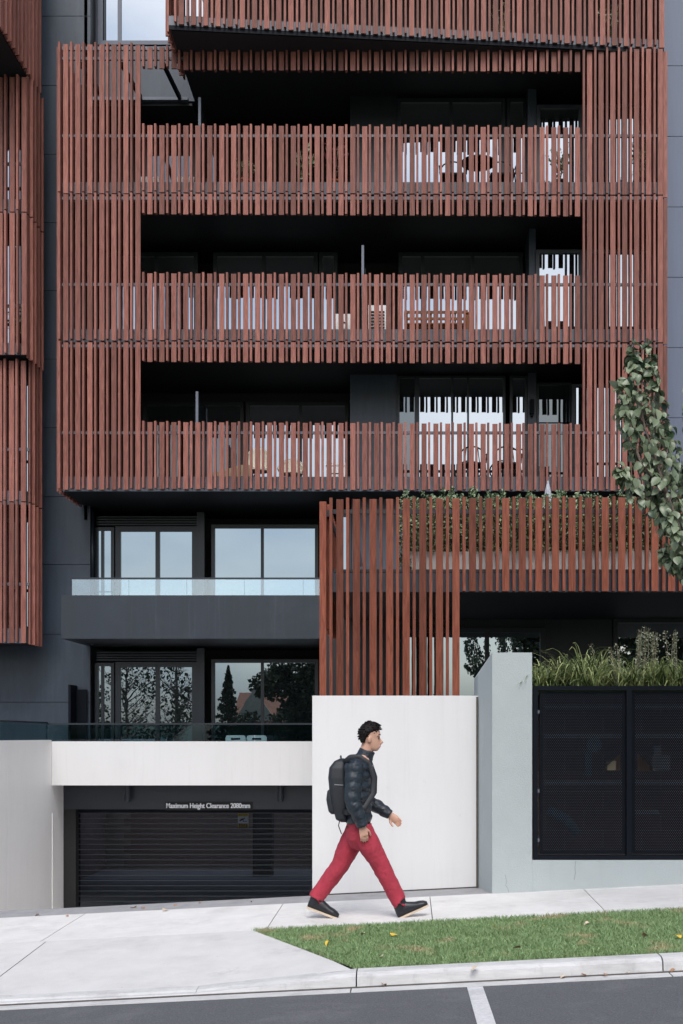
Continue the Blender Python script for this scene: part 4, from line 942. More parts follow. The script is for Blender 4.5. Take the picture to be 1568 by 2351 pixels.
# strappy planting above the cupboard
g = np.random.default_rng(5)
V = []; Fq = []
cl = []
for k in range(165):
    cx_ = gc + 0.02 + g.random() * 2.4; cy_ = YG + 0.12 + g.random() * 0.85
    hmul = 0.92 + 0.40 * noise.noise((cx_ * 2.1, 0.5, 1.0)) + 0.26 * math.exp(-((cx_ - X(1340, 12.5)) / 0.22) ** 2)
    cl.append((cx_, cy_, hmul))
for cx_, cy_, hm in cl:
    for q in range(34):
        a = g.random() * 6.283; ln = (0.22 + 0.26 * g.random()) * hm; rise = ln * (0.45 + 0.5 * g.random()); reach = ln * (0.25 + 0.75 * g.random()); drop = ln * (0.1 + 0.75 * g.random() ** 1.5)
        ca, sa = math.cos(a), math.sin(a); wv = 0.0050 + 0.0035 * g.random(); i0 = len(V); n_ = 5
        bx_, by_ = cx_ + g.normal(0, 0.02), cy_ + g.normal(0, 0.02)
        for j in range(n_ + 1):
            t = j / n_; r__ = reach * t; zz = gtop - 0.03 + 2.0 * rise * t - (rise + drop) * t * t
            ww_ = wv * (1 - 0.9 * t ** 2)
            px_, py_ = bx_ + ca * r__, by_ + sa * r__
            if py_ < YG + 0.01: zz = max(zz, gtop + 0.004)
            else: zz = max(zz, gtop - 0.03)
            V += [(px_ - sa * ww_, py_ + ca * ww_, zz), (px_ + sa * ww_, py_ - ca * ww_, zz + 0.001)]
        for j in range(n_): Fq.append((i0 + 2 * j, i0 + 2 * j + 1, i0 + 2 * j + 3, i0 + 2 * j + 2))
tag(raw_mesh('strappy_grass', V, Fq, 'strap', None, (2.2, 12.6, gtop)), 'arching strappy green leaves spilling from the planter above the cupboard', 'planting', None, 'stuff')
herbs = [(1372, 1515, 1478, 0.0, 'lone thin grey-green shoot left of the grey-green shrubs'), (1418, 1570, 1478, -0.1, 'grey-green shrub hanging lowest against the black cupboard frame'), (1462, 1500, 1444, 0.05, 'grey-green shrub shoots just left of the tallest one'),
         (1485, 1500, 1437, 0.08, 'tallest grey-green shrub standing in the planter'), (1503, 1505, 1450, 0.1, 'grey-green shrub just right of the tallest one'), (1545, 1510, 1445, 0.1, 'grey-green shrub at the right edge of the planter')]
for k, (p, yb, yt, dy, lb) in enumerate(herbs):
    Y = 12.45 + dy; hb = thing('grey_shrub', lb, 'shrub', (X(p, Y), Y, gtop), 'grey-green shrubs in the planter')
    st = MB(); P = []
    for q in range(4 if k else 1):
        xb = X(p, Y) + g.normal(0, 0.035); zt2 = Z(yt + abs(g.normal(0, 10)) * (q > 0), Y)
        z0 = gtop - 0.03 if k != 1 else gtop + 0.02
        top = Vector((xb + g.normal(0, 0.02), Y + g.normal(0, 0.02), zt2)); bot = Vector((X(p, Y), Y, z0))
        st.tube([bot, bot.lerp(top, 0.5) + Vector((g.normal(0, 0.012), 0, 0)), top], [0.0028, 0.002, 0.0014], 5)
        nl = int((zt2 - z0) / 0.013)
        for i in range(nl):
            t = i / nl; c = bot.lerp(top, t)
            for s_ in (-1, 1): P.append((c.x + s_ * 0.016 + g.normal(0, 0.006), c.y + g.normal(0, 0.012), c.z + g.normal(0, 0.004)))
    st.obj('stem', 'stem', hb)
    V, Fq = leaf_quads(np.array(P), 0.020, g, 0.8, 1.2); raw_mesh('foliage', V, Fq, 'herb', hb, (X(p, Y), Y, gtop))

# ------------------------------------------------------------------ street tree at the right edge
YTr = 9.62
tx, ty_ = 2.72, 9.75
tree = thing('street_tree', 'young street tree reaching into the picture at the right edge', 'tree', (tx, ty_, verge(tx, ty_)))
zg = verge(tx, ty_)
MB().tube([(tx, ty_, zg - 0.05), (tx, ty_, zg + 0.6), (tx - 0.03, ty_, zg + 1.6), (tx - 0.06, ty_, zg + 2.4), (tx - 0.05, ty_, zg + 3.4), (tx - 0.02, ty_, zg + 4.6), (tx + 0.05, ty_, zg + 6.0)], [0.075, 0.062, 0.056, 0.05, 0.036, 0.022, 0.008], 10).obj('trunk', 'bark', tree, smooth=True)
def TP(px, py, dy=0.0): return Vector((X(px, YTr + dy), YTr + dy, Z(py, YTr + dy)))
trunk_at = lambda z: Vector((tx - 0.05, ty_, z))
shoots = [
    ([trunk_at(2.35), TP(1585, 1330, .05), TP(1545, 1220), TP(1512, 1060), TP(1498, 920, -.02), TP(1488, 802, -.02)], 0.125, 150),
    ([trunk_at(2.30), TP(1590, 1300, -.1), TP(1530, 1130, -.12), TP(1480, 980, -.12), TP(1462, 890, -.1), TP(1452, 800, -.1)], 0.12, 150),
    ([TP(1530, 1130, -.12), TP(1470, 1060, -.15), TP(1436, 960, -.15), TP(1425, 885, -.15)], 0.075, 85),
    ([TP(1545, 1220), TP(1490, 1150, -.1), TP(1440, 1100, -.14), TP(1418, 1078, -.15)], 0.075, 85),
    ([trunk_at(2.35), TP(1600, 1320, .1), TP(1560, 1190, .12), TP(1540, 1060, .12), TP(1520, 960, .1)], 0.11, 130),
    ([trunk_at(2.35), TP(1610, 1340, -.2), TP(1570, 1260, -.22), TP(1535, 1190, -.22)], 0.10, 90),
    ([TP(1585, 1330, .05), TP(1550, 1300, -.05), TP(1525, 1270, -.06)], 0.07, 60),
    ([trunk_at(2.7), TP(1625, 1180), TP(1600, 1020), TP(1590, 920), TP(1585, 860)], 0.10, 90),
    ([trunk_at(2.6), TP(1640, 1250, .15), TP(1580, 1130, .18), TP(1562, 1080, .18)], 0.07, 60),
]
for k in range(9):
    a = k * 0.7; zb = 2.6 + 0.28 * k
    b0 = trunk_at(zb); b1 = b0 + Vector((0.28 * math.cos(a) + 0.16, 0.32 * math.sin(a), 0.55)); b2 = b1 + Vector((0.10 * math.cos(a), 0.16 * math.sin(a), 0.75))
    shoots.append(([b0, b1, b2], 0.15, 95))
# leaf shape: rounded, folded along the midrib, tip turned down
def leaf_shape(L_, W_, fold, curl):
    t = [0, 0.22, 0.5, 0.78, 1.0]; wd = [0.04, 0.42, 0.5, 0.33, 0.0]
    v = []
    for a, b in zip(t, wd):
        zc = -curl * L_ * a * a
        v += [(a * L_, 0, zc), (a * L_, b * W_, zc + fold * b * W_), (a * L_, -b * W_, zc + fold * b * W_)]
    f = []
    for i in range(4):
        a, b = i * 3, (i + 1) * 3
        f += [(a, b, b + 1, a + 1), (a, a + 2, b + 2, b)]
    return np.array(v), f
shapes = [leaf_shape(0.074, 0.062, 0.35, 0.25), leaf_shape(0.066, 0.058, 0.5, 0.5), leaf_shape(0.08, 0.06, 0.2, 0.6), leaf_shape(0.056, 0.05, 0.45, 0.1)]
leaf_me = []
for v, f in shapes:
    me = bpy.data.meshes.new('leaf'); me.from_pydata(v.tolist(), [], f); me.materials.append(M['leaf']); me.shade_smooth(); leaf_me.append(me)
g = np.random.default_rng(21)
br = MB(); leaves = []
def along(pts, t):
    s = t * (len(pts) - 1); i = min(int(s), len(pts) - 2); return pts[i].lerp(pts[i + 1], s - i)
for pts, rad, nl in shoots:
    nl = int(nl * 1.65)
    m_ = len(pts); br.tube(pts, [0.014 * (1 - i / (m_ - 1)) + 0.0035 for i in range(m_)], 6)
    for i in range(nl):
        t = (i + g.random()) / nl; t = 0.25 + 0.77 * t if m_ > 4 else 0.15 + 0.87 * t; t = min(t, 1.0)
        c = along(pts, t); taper = 1.0 if t < 0.8 else max(0.35, (1 - t) / 0.2)
        a = g.random() * 6.283; rr = rad * taper * (0.35 + 0.75 * g.random())
        out = Vector((math.cos(a), math.sin(a), 0))
        base_ = c + out * rr + Vector((0, 0, g.normal(0, 0.03)))
        d = (out * (0.4 + 0.5 * g.random()) + Vector((g.normal(0, 0.35), g.normal(0, 0.35), -0.5 - 0.5 * g.random() + (0.7 if t > 0.9 else 0)))).normalized()
        nrm = (out * 0.8 + Vector((0, -0.35, 0.7)) + Vector(g.normal(0, 0.35, 3).tolist()))
        s_ = nrm.cross(d).normalized(); u = d.cross(s_).normalized()
        mat_ = Matrix((d, s_, u)).transposed().to_4x4(); mat_.translation = base_ - d * 0.03
        if i % 3 == 0: br.tube([c, base_ - d * 0.03], [0.0022, 0.0012], 4)
        leaves.append((mat_, int(g.integers(0, 4)), 0.60 + 0.66 * g.random()))
br.obj('branches', 'bark', tree, smooth=True)
def vis(m): 
    p = m.translation; sx = VX + p.x * F / p.y
    return sx < 1580, p.y
front = sorted([l for l in leaves if vis(l[0])[0]], key=lambda l: l[0].translation.y)
single = set(id(l) for l in front[:300])
V = []; Fq = []
for l in leaves:
    m_, k, s_ = l
    if id(l) in single:
        o = bpy.data.objects.new('leaf', leaf_me[k]); col.objects.link(o); o.parent = tree
        q = m_.copy(); q.translation = m_.translation - wpos(tree); o.matrix_local = q @ Matrix.Scale(s_, 4)
    else:
        v, f = shapes[k]; i0 = len(V)
        V += [tuple(m_ @ (Vector(p) * s_)) for p in v]; Fq += [tuple(i + i0 for i in ff) for ff in f]
tag(raw_mesh('foliage', V, Fq, 'leaf', tree, wpos(tree), smooth=True), kind='stuff')

# ------------------------------------------------------------------ things on the balconies
def wire_chair(px, Y, fl, label, rot=0, mat='black_metal'):
    c = X(px, Y); t = thing('metal_chair', label, 'chair', (c, Y, fl), 'black metal balcony chairs')
    w_, d_ = 0.25, 0.24
    B('seat', mat, t, c - w_, c + w_, Y - d_, Y + d_, fl + 0.42, fl + 0.46)
    for sx in (-1, 1):
        for sy in (-1, 1): MB().tube([(c + sx * w_, Y + sy * d_, fl + 0.42), (c + sx * (w_ + 0.03), Y + sy * (d_ + 0.03), fl)], 0.014, 6).obj('leg', mat, t)
    pts = [(c + 0.27 * math.cos(a), Y + 0.24 - 0.03, fl + 0.66 + 0.23 * math.sin(a)) for a in [math.pi * 2 * k / 16 for k in range(17)]]
    MB().tube(pts, 0.016, 6).obj('back_hoop', mat, t)
    b = MB()
    for k in (-0.12, 0.0, 0.12): b.tube([(c + k * 1.4, Y + 0.21, fl + 0.46), (c + k, Y + 0.21, fl + 0.66 + 0.2)], 0.010, 5)
    b.obj('back_scroll', mat, t)
    for sx in (-1, 1): MB().tube([(c + sx * 0.27, Y + 0.2, fl + 0.70), (c + sx * 0.29, Y - 0.1, fl + 0.66), (c + sx * 0.27, Y - 0.18, fl + 0.45)], 0.013, 6).obj('armrest', mat, t)
    return t
wire_chair(1040, 26.0, f1, 'left black metal chair of the dining set on the top balcony')
wire_chair(1152, 26.0, f1, 'right black metal chair of the dining set on the top balcony')
c = X(1098, 25.9)
t = thing('round_table', 'black metal table with a centre pole between two black chairs', 'table', (c, 25.9, f1))
MB().tube([(c, 25.9, f1 + 0.70), (c, 25.9, f1 + 0.73)], 0.36, 24).obj('table_top', 'black_metal', t)
MB().tube([(c, 25.9, f1 + 0.02), (c, 25.9, f1 + 0.95)], 0.025, 10).obj('pole', 'black_metal', t)
for a in (0.5, 2.6, 4.7): MB().tube([(c, 25.9, f1 + 0.3), (c + 0.3 * math.cos(a), 25.9 + 0.3 * math.sin(a), f1)], 0.016, 6).obj('leg', 'black_metal', t)
def wicker(px, label):
    c = X(px, 26.6); t = thing('wicker_chair', label, 'chair', (c, 26.6, f1), 'wicker chairs on the top balcony')
    B('seat', 'wicker', t, c - 0.32, c + 0.32, 26.3, 26.9, f1 + 0.02, f1 + 0.38)
    B('backrest', 'wicker', t, c - 0.32, c + 0.32, 26.905, 27.0, f1 + 0.02, f1 + 0.78)
    for s_ in (-1, 1): B('armrest', 'wicker', t, c + s_ * 0.37 - 0.045, c + s_ * 0.37 + 0.045, 26.3, 27.0, f1 + 0.02, f1 + 0.58)
    B('cushion', 'cushion', t, c - 0.3, c + 0.3, 26.32, 26.88, f1 + 0.385, f1 + 0.48)
wicker(520, 'brown wicker armchair by the glass divider on the top balcony'); wicker(610, 'brown wicker armchair right of another wicker chair on the top balcony')
def pot_plant(px, Y, fl, h, mat, label, potmat='terracotta', r=0.15, seed=0):
    c = X(px, Y); t = thing('potted_plant', label, 'potted plant', (c, Y, fl)); ph = 0.28
    MB().tube([(c, Y, fl), (c, Y, fl + ph * 0.85), (c, Y, fl + ph * 0.86), (c, Y, fl + ph)], [r * 0.7, r, r * 1.12, r * 1.12], 16).obj('pot', potmat, t)
    g = np.random.default_rng(seed); st = MB(); P = []
    for q in range(6):
        a = q * 1.05; top = Vector((c + 0.18 * math.cos(a), Y + 0.18 * math.sin(a), fl + ph + h * (0.6 + 0.4 * g.random()))); b = Vector((c, Y, fl + ph - 0.02))
        st.tube([b, b.lerp(top, .5) + Vector((0, 0, .05)), top], 0.008, 5)
        for i in range(26): 
            u = 0.3 + 0.7 * g.random(); p = b.lerp(top, u); P.append((p.x + g.normal(0, .05), p.y + g.normal(0, .05), p.z + g.normal(0, .04)))
    st.obj('stems', 'stem', t); V, Fq = leaf_quads(np.array(P), 0.085, g, .6, 1.6); raw_mesh('foliage', V, Fq, mat, t, (c, Y, fl))
pot_plant(768, 25.8, f1, 0.85, 'copper_red', 'burgundy plant in a terracotta pot on the top balcony', seed=1)
pot_plant(700, 26.0, f1, 0.95, 'hedge', 'green leafy plant beside the burgundy one on the top balcony', seed=2)
pot_plant(560, 25.75, f1, 0.5, 'hedge', 'short green plant in a terracotta pot beside the wicker chairs', seed=3)
pot_plant(1285, 25.8, f1, 0.75, 'hedge', 'palm-like plant at the right end of the top balcony', 'black', seed=4)
pot_plant(1470, 25.7, f1, 0.95, 'hedge', 'tall plant behind the full-height slats on the right', 'black', 0.12, seed=5)
pot_plant(1150, ty(1150) + 1.2, TZ + 0.22, 1.1, 'hedge', 'large plant on the swung-out balcony near the top', 'black', 0.2, seed=6)
pot_plant(1400, ty(1400) + 0.9, TZ + 0.22, 1.0, 'hedge', 'plant at the top right corner behind the slats', 'black', 0.2, seed=7)
pot_plant(40, 25.9, Z(785, YS), 0.8, 'hedge', 'plant poking out between slats of the left wing', 'black', 0.12, seed=8)
def white_bench(px, label):
    c = X(px, 25.8); t = thing('low_table', label, 'table', (c, 25.8, f1), 'low white tables on the top balcony')
    B('table_top', 'white_plastic', t, c - 0.22, c + 0.22, 25.6, 26.0, f1 + 0.12, f1 + 0.3)
    for s_ in (-1, 1): B('leg', 'white_plastic', t, c + s_ * 0.19 - 0.02, c + s_ * 0.19 + 0.02, 25.62, 25.98, f1, f1 + 0.118)
white_bench(345, 'low white table nearest the left slats on the top balcony'); white_bench(425, 'low white table right of its twin on the top balcony')
# air conditioners and bench on the middle balcony
def aircon(px, hgt, label, grille):
    c = X(px, 26.2); t = thing('air_conditioner', label, 'air conditioner', (c, 26.2, f2), 'outdoor air conditioner units')
    w_ = 0.20
    B('casing', 'white_plastic', t, c - w_, c + w_, 26.0, 26.3, f2 + 0.05, f2 + hgt)
    for s_ in (-1, 1): B('foot', 'black', t, c + s_ * 0.13 - 0.03, c + s_ * 0.13 + 0.03, 26.0, 26.3, f2, f2 + 0.049)
    if grille:
        for k in range(9): B('louvre', 'black', t, c - w_ + 0.03, c + w_ - 0.06, 25.985, 25.997, f2 + 0.1 + k * 0.065, f2 + 0.135 + k * 0.065)
    else:
        B('badge', 'black', t, c - 0.02, c + 0.02, 25.99, 25.998, f2 + hgt - 0.2, f2 + hgt - 0.17); B('handle', 'steel', t, c - 0.05, c + 0.02, 25.985, 25.998, f2 + 0.12, f2 + 0.3)
aircon(868, 0.78, 'white louvred air conditioner beside the glass divider on the middle balcony', True); aircon(792, 0.60, 'shorter white air conditioner left of the louvred one on the middle balcony', False)
c0, c1_ = X(928, 26.3), X(1075, 26.3)
t = thing('garden_bench', 'brown timber slatted garden bench on the middle balcony', 'bench', ((c0 + c1_) / 2, 26.3, f2))
for k in range(3): B('backrest_rail', 'teak', t, c0, c1_, 26.5, 26.53, f2 + 0.50 + k * 0.14, f2 + 0.555 + k * 0.14)
for k in range(13): x = c0 + 0.04 + (c1_ - c0 - 0.12) * k / 12; B('back_slat', 'teak', t, x, x + 0.035, 26.535, 26.55, f2 + 0.45, f2 + 0.80)
for k in range(5): B('seat_slat', 'teak', t, c0, c1_, 26.05 + k * 0.09, 26.12 + k * 0.09, f2 + 0.41, f2 + 0.43)
for x in (c0, c1_ - 0.06):
    for y in (26.05, 26.46): B('leg', 'teak', t, x, x + 0.06, y, y + 0.045, f2, f2 + (0.62 if y < 26.2 else 0.84))
    B('armrest', 'teak', t, x - 0.005, x + 0.065, 26.03, 26.45, f2 + 0.625, f2 + 0.655)
# lower balcony furniture
def shell_chair(px, Y, label, mat='cream', hh=0.85):
    c = X(px, Y); t = thing('shell_chair', label, 'chair', (c, Y, f3), 'cream moulded chairs')
    rg = []
    for k in range(8):
        u = k / 7; rg.append([(c + 0.30 * math.cos(a) * (0.75 + 0.25 * math.sin(math.pi * u)), Y + 0.05 + 0.26 * math.sin(a) , f3 + 0.36 + (hh - 0.36) * u * (0.55 + 0.45 * max(0, math.sin(a)))) for a in [math.pi * (-0.15 + 1.3 * q / 14) for q in range(15)]])
    m_ = MB(); n_ = 15
    m_.add([p for r_ in rg for p in r_], [(i * n_ + q, i * n_ + q + 1, (i + 1) * n_ + q + 1, (i + 1) * n_ + q) for i in range(7) for q in range(n_ - 1)])
    o = m_.obj('shell_back', mat, t, smooth=True); md = o.modifiers.new('thick', 'SOLIDIFY'); md.thickness = 0.02
    MB().tube([(c, Y + 0.03, f3 + 0.34), (c, Y + 0.03, f3 + 0.38)], 0.25, 18).obj('seat', mat, t)
    for a in (0.8, 2.3, 3.9, 5.5): MB().tube([(c, Y, f3 + 0.34), (c + 0.24 * math.cos(a), Y + 0.24 * math.sin(a), f3)], 0.014, 6).obj('leg', 'steel', t)
shell_chair(590, 26.2, 'larger cream shell chair on the lowest slatted balcony', hh=0.92); shell_chair(668, 26.5, 'smaller cream shell chair right of the larger one', hh=0.74)
c = X(540, 26.2)
t = thing('sun_lounger', 'low tan cushioned lounger left of the cream chairs', 'lounger', (c, 26.2, f3))
MB().prism_xz([(c - 0.45, f3 + 0.18), (c + 0.35, f3 + 0.18), (c + 0.35, f3 + 0.42), (c + 0.15, f3 + 0.42), (c - 0.45, f3 + 0.24)], 25.95, 26.45).obj('cushion', 'cushion', t)
for s_ in (-0.4, 0.3): B('leg', 'black_metal', t, c + s_ - 0.02, c + s_ + 0.02, 25.97, 26.43, f3, f3 + 0.178)
c = X(772, 26.6)
t = thing('storage_cabinet', 'small white cabinet beside the dark wall of the lowest slatted balcony', 'cabinet', (c, 26.6, f3))
B('cabinet_body', 'white_plastic', t, c - 0.2, c + 0.2, 26.4, 26.8, f3, f3 + 0.5); B('lid', 'white_plastic', t, c - 0.215, c + 0.215, 26.385, 26.81, f3 + 0.502, f3 + 0.56); B('drawer_gap', 'black', t, c - 0.1, c + 0.1, 26.39, 26.399, f3 + 0.33, f3 + 0.345)
wire_chair(1085, 26.1, f3, 'left black chair before the windows of the lowest slatted balcony'); wire_chair(1165, 26.1, f3, 'right black chair before the windows of the lowest slatted balcony')
# folded parasol on the terrace, folding chairs on the lower terrace
c = X(1258, 20.5)
t = thing('folded_parasol', 'folded off-white parasol standing behind the hedge', 'parasol', (c, 20.5, zt1 - 0.12))
MB().tube([(c, 20.5, zt1 - 0.12), (c, 20.5, Z(1104, 20.5))], 0.02, 8).obj('pole', 'steel', t)
m_ = MB(); zz0, zz1 = Z(1215, 20.5), Z(1108, 20.5); rg = []
for k in range(7):
    u = k / 6; rr = 0.10 * (1 - u) ** 0.8 + 0.012
    rg.append([(c + rr * (1 + 0.3 * math.cos(6 * a)) * math.cos(a), 20.5 + rr * (1 + 0.3 * math.cos(6 * a)) * math.sin(a), zz0 + (zz1 - zz0) * u) for a in [2 * math.pi * q / 24 for q in range(24)]])
m_.loft(rg).obj('canopy', 'canvas', t, smooth=True)
def fold_chair(pxa, pxb, label):
    Y = 26.75; a, b = X(pxa, Y), X(pxb, Y); c = (a + b) / 2
    t = thing('folding_chair', label, 'chair', (c, Y, fz0), 'white folding chairs on the lower terrace')
    zt2 = Z(1688, Y); rg = []
    bk = MB()
    w2 = (b - a) / 2; hz = 0.30
    for (x0, x1, z0, z1) in ((a, b, zt2 - hz, zt2 - 0.10), (a, c - 0.10, zt2 - 0.10, zt2 - 0.055), (c + 0.10, b, zt2 - 0.10, zt2 - 0.055)): bk.box(x0, x1, Y, Y + 0.03, z0, z1)
    bk.prism_xz([(a, zt2 - 0.055), (b, zt2 - 0.055), (b - 0.02, zt2 - 0.01), (b - 0.06, zt2), (a + 0.06, zt2), (a + 0.02, zt2 - 0.01)], Y, Y + 0.03)
    bk.obj('backrest', 'white_plastic', t)
    B('seat', 'white_plastic', t, a + 0.01, b - 0.01, Y - 0.42, Y - 0.04, fz0 + 0.43, fz0 + 0.46)
    for s_ in (a + 0.015, b - 0.015):
        MB().tube([(s_, Y + 0.04, zt2 - 0.15), (s_, Y - 0.38, fz0)], 0.012, 6).obj('leg', 'steel', t); MB().tube([(s_, Y - 0.38, fz0 + 0.45), (s_, Y + 0.10, fz0)], 0.012, 6).obj('leg', 'steel', t)
fold_chair(517.5, 564, 'left white folding chair back showing above the white beam'); fold_chair(566, 612.5, 'right white folding chair back showing above the white beam')

# ------------------------------------------------------------------ the walking man
YM = 11.1; SM = F / YM
def J(px, py, dy=0.0): return Vector(((px - VX) / SM, YM + dy, H - (py - VY) / SM))
def limb(mb, pts, rad, n=14, sub=4, puff=0.0, freq=0.0):
    P = [Vector(p) for p in pts]; out = []; rr = []; m_ = len(P)
    def cr_(a, b, c_, d, t): return 0.5 * ((2 * b) + (-a + c_) * t + (2 * a - 5 * b + 4 * c_ - d) * t * t + (-a + 3 * b - 3 * c_ + d) * t ** 3)
    tot = 0
    for i in range(m_ - 1):
        a, b, c_, d = P[max(i - 1, 0)], P[i], P[i + 1], P[min(i + 2, m_ - 1)]
        for k in range(sub + (1 if i == m_ - 2 else 0)):
            t = k / sub; q = cr_(a, b, c_, d, t)
            if out: tot += (q - out[-1]).length
            r0, r1 = rad[i], rad[i + 1]
            r0 = r0 if isinstance(r0, tuple) else (r0, r0); r1 = r1 if isinstance(r1, tuple) else (r1, r1)
            mu = 1 + puff * (abs(math.sin(tot * freq)) - 0.6)
            out.append(q); rr.append(((r0[0] * (1 - t) + r1[0] * t) * mu, (r0[1] * (1 - t) + r1[1] * t) * mu))
    mb.tube(out, rr, n)
def finish(o, voxel, smooth=4, fac=0.5):
    md = o.modifiers.new('join', 'REMESH'); md.mode = 'VOXEL'; md.voxel_size = voxel; md.use_smooth_shade = True
    sm = o.modifiers.new('soften', 'SMOOTH'); sm.iterations = smooth; sm.factor = fac
    return o
def crease(o, size, strength, kind='CLOUDS'):
    tx_ = bpy.data.textures.new('cloth_folds', kind); tx_.noise_scale = size
    md = o.modifiers.new('folds', 'DISPLACE'); md.texture = tx_; md.strength = strength; md.mid_level = 0.5; md.texture_coords = 'LOCAL'
    return o
man = thing('person', 'man in a dark puffer jacket and red trousers striding uphill past the white wall', 'person', J(838, 2108))
hipN, hipF = J(829, 1903, -0.085), J(821, 1903, 0.085)
kneeN, ankN = J(876, 1986, -0.085), J(915, 2064, -0.08)
kneeF, ankF = J(778, 1990, 0.085), J(727, 2060, 0.08)
shN, shF = J(815, 1758, -0.185), J(822, 1758, 0.185)
elN, wrN = J(812, 1836, -0.235), J(834, 1891, -0.23)
elF, wrF = J(838, 1838, 0.235), J(892, 1872, 0.20)
body = MB()
# torso and legs under the clothes, neck
limb(body, [J(825, 1905), J(822, 1850), J(826, 1790), J(832, 1752), J(839, 1728), J(846, 1706)], [(.09, .14), (.085, .135), (.10, .155), (.085, .14), (.058, .060), (.056, .058)])
for h_, k_, a_ in ((hipN, kneeN, ankN), (hipF, kneeF, ankF)): limb(body, [h_, k_, a_], [.07, .05, .038])
for s_, e_, w_ in ((shN, elN, wrN), (shF, elF, wrF)): limb(body, [s_, e_, w_], [.045, .038, .028])
# head: stacked rings, facing +x
hc = J(852, 1724)                                  # below the chin
def head_rings(off=0.0, rows=None, n=20):
    hh = 0.245; rg = []
    for t, fx, bx_, wy in rows:
        c = (fx + bx_) / 2; a = (fx - bx_) / 2 + off; b = wy + off
        rg.append([(hc.x + c + a * math.cos(q), YM + b * math.sin(q) * (1 - 0.16 * math.cos(q)), hc.z + t * hh) for q in [2 * math.pi * k / n for k in range(n)]])
    return rg
rows = [(-0.01, .052, .005, .020), (.03, .066, -.02, .036), (.10, .076, -.045, .048), (.18, .079, -.062, .055), (.27, .080, -.075, .061), (.36, .079, -.085, .066), (.46, .076, -.092, .069), (.53, .080, -.096, .071), (.62, .083, -.099, .073), (.72, .079, -.099, .073), (.82, .066, -.090, .067), (.91, .044, -.068, .053), (.97, .018, -.040, .032), (.995, .0, -.022, .014)]
body.loft(head_rings(0, rows))
nz = hc.z + 0.245 * 0.30
body.tube([(hc.x + .070, YM, nz + .045), (hc.x + .085, YM, nz + .020), (hc.x + .097, YM, nz + .004), (hc.x + .086, YM, nz - .008), (hc.x + .070, YM, nz - .006)], [.008, .011, .014, .013, .008], 8)
body.ball((hc.x + .070, YM, hc.z + 0.245 * .185), (.016, .026, .007)); body.ball((hc.x + .071, YM, hc.z + 0.245 * .145), (.014, .022, .008))
for s_ in (-1, 1): body.ball((hc.x - .012, YM + s_ * .074, hc.z + 0.245 * .42), (.018, .010, .032)); body.ball((hc.x + .070, YM + s_ * .035, hc.z + .245 * .56), (.014, .022, .008))
# hands
def hand_(wr, d, palm_n, side):
    d = d.normalized(); s_ = palm_n.cross(d).normalized(); nn = d.cross(s_).normalized()
    limb(body, [wr - d * .02, wr + d * .03, wr + d * .075, wr + d * .095], [(.025, .020), (.036, .016), (.040, .015), (.036, .012)], n=10, sub=2)
    for k, (o_, ln) in enumerate(((-.030, .062), (-.010, .072), (.010, .068), (.029, .052))):
        p = wr + d * .085 + s_ * o_; q = p + d * ln * .45 + nn * ln * .10; r_ = q + d * ln * .34 + nn * ln * .28; e_ = r_ + d * ln * .16 + nn * ln * .26
        body.tube([p, q, r_, e_], [.0088, .0085, .0078, .006], 8)
    p = wr + d * .03 - s_ * .026 * side
    body.tube([p, p + d * .03 - s_ * .026 * side + nn * .01, p + d * .058 - s_ * .034 * side + nn * .02, p + d * .075 - s_ * .034 * side + nn * .026], [.012, .0115, .010, .007], 8)
hand_(wrF, wrF - elF + Vector((0.02, 0, -0.05)), Vector((0, -1, -.2)), 1)
hand_(wrN, Vector((0.16, 0, -0.95)), Vector((-0.2, 1, 0)), 1)
bo = finish(body.obj('body', 'skin', man, smooth=True), 0.0055, 3, 0.4)
for s_ in (-1, 1):
    MB().ball((hc.x + .071, YM + s_ * .034, hc.z + .245 * .47), (.006, .008, .005)).obj('eye', 'eye', man, smooth=True)
    MB().tube([(hc.x + .080, YM + s_ * .014, hc.z + .245 * .585), (hc.x + .081, YM + s_ * .034, hc.z + .245 * .61), (hc.x + .064, YM + s_ * .056, hc.z + .245 * .58)], .0035, 6).obj('eyebrow', 'hair', man)
MB().ball((hc.x + .081, YM, hc.z + .245 * .166), (.006, .020, .003)).obj('mouth', 'lip', man)
# hair: a cap, longer on top, tapering to the nape, with a broken edge
ha = MB(); rg = []; n = 28
hr = [(.30, -.050), (.38, -.040), (.46, -.020), (.55, .005), (.64, .030), (.72, .062), (.80, .080), (.88, .072), (.96, .050), (1.03, .022), (1.075, -.012)]
for t, fr_ in hr:
    T = min(t, .99); i = max(k for k in range(len(rows)) if rows[k][0] <= T); r0 = rows[i]; r1 = rows[min(i + 1, len(rows) - 1)]; u = (T - r0[0]) / max(1e-6, r1[0] - r0[0]) if r1 is not r0 else 0
    bx_ = r0[2] + (r1[2] - r0[2]) * u - .013; wy = r0[3] + (r1[3] - r0[3]) * u + .010
    if t > .9: wy = {.96: .050, 1.03: .036, 1.075: .014}.get(t, wy); bx_ = {.96: -.074, 1.03: -.058, 1.075: -.034}.get(t, bx_)
    c = (fr_ + bx_) / 2; a = (fr_ - bx_) / 2
    rg.append([(hc.x + c + a * math.cos(q) * (1 + .05 * noise.noise((math.cos(q) * 3, math.sin(q) * 3, t * 9))), YM + wy * math.sin(q) * (1 + .05 * noise.noise((math.cos(q) * 4, math.sin(q) * 4, t * 7 + 5))), hc.z + .245 * t + .006 * noise.noise((math.cos(q) * 5, math.sin(q) * 5, t * 11 + 9))) for q in [2 * math.pi * k / n for k in range(n)]])
ha.loft(rg)
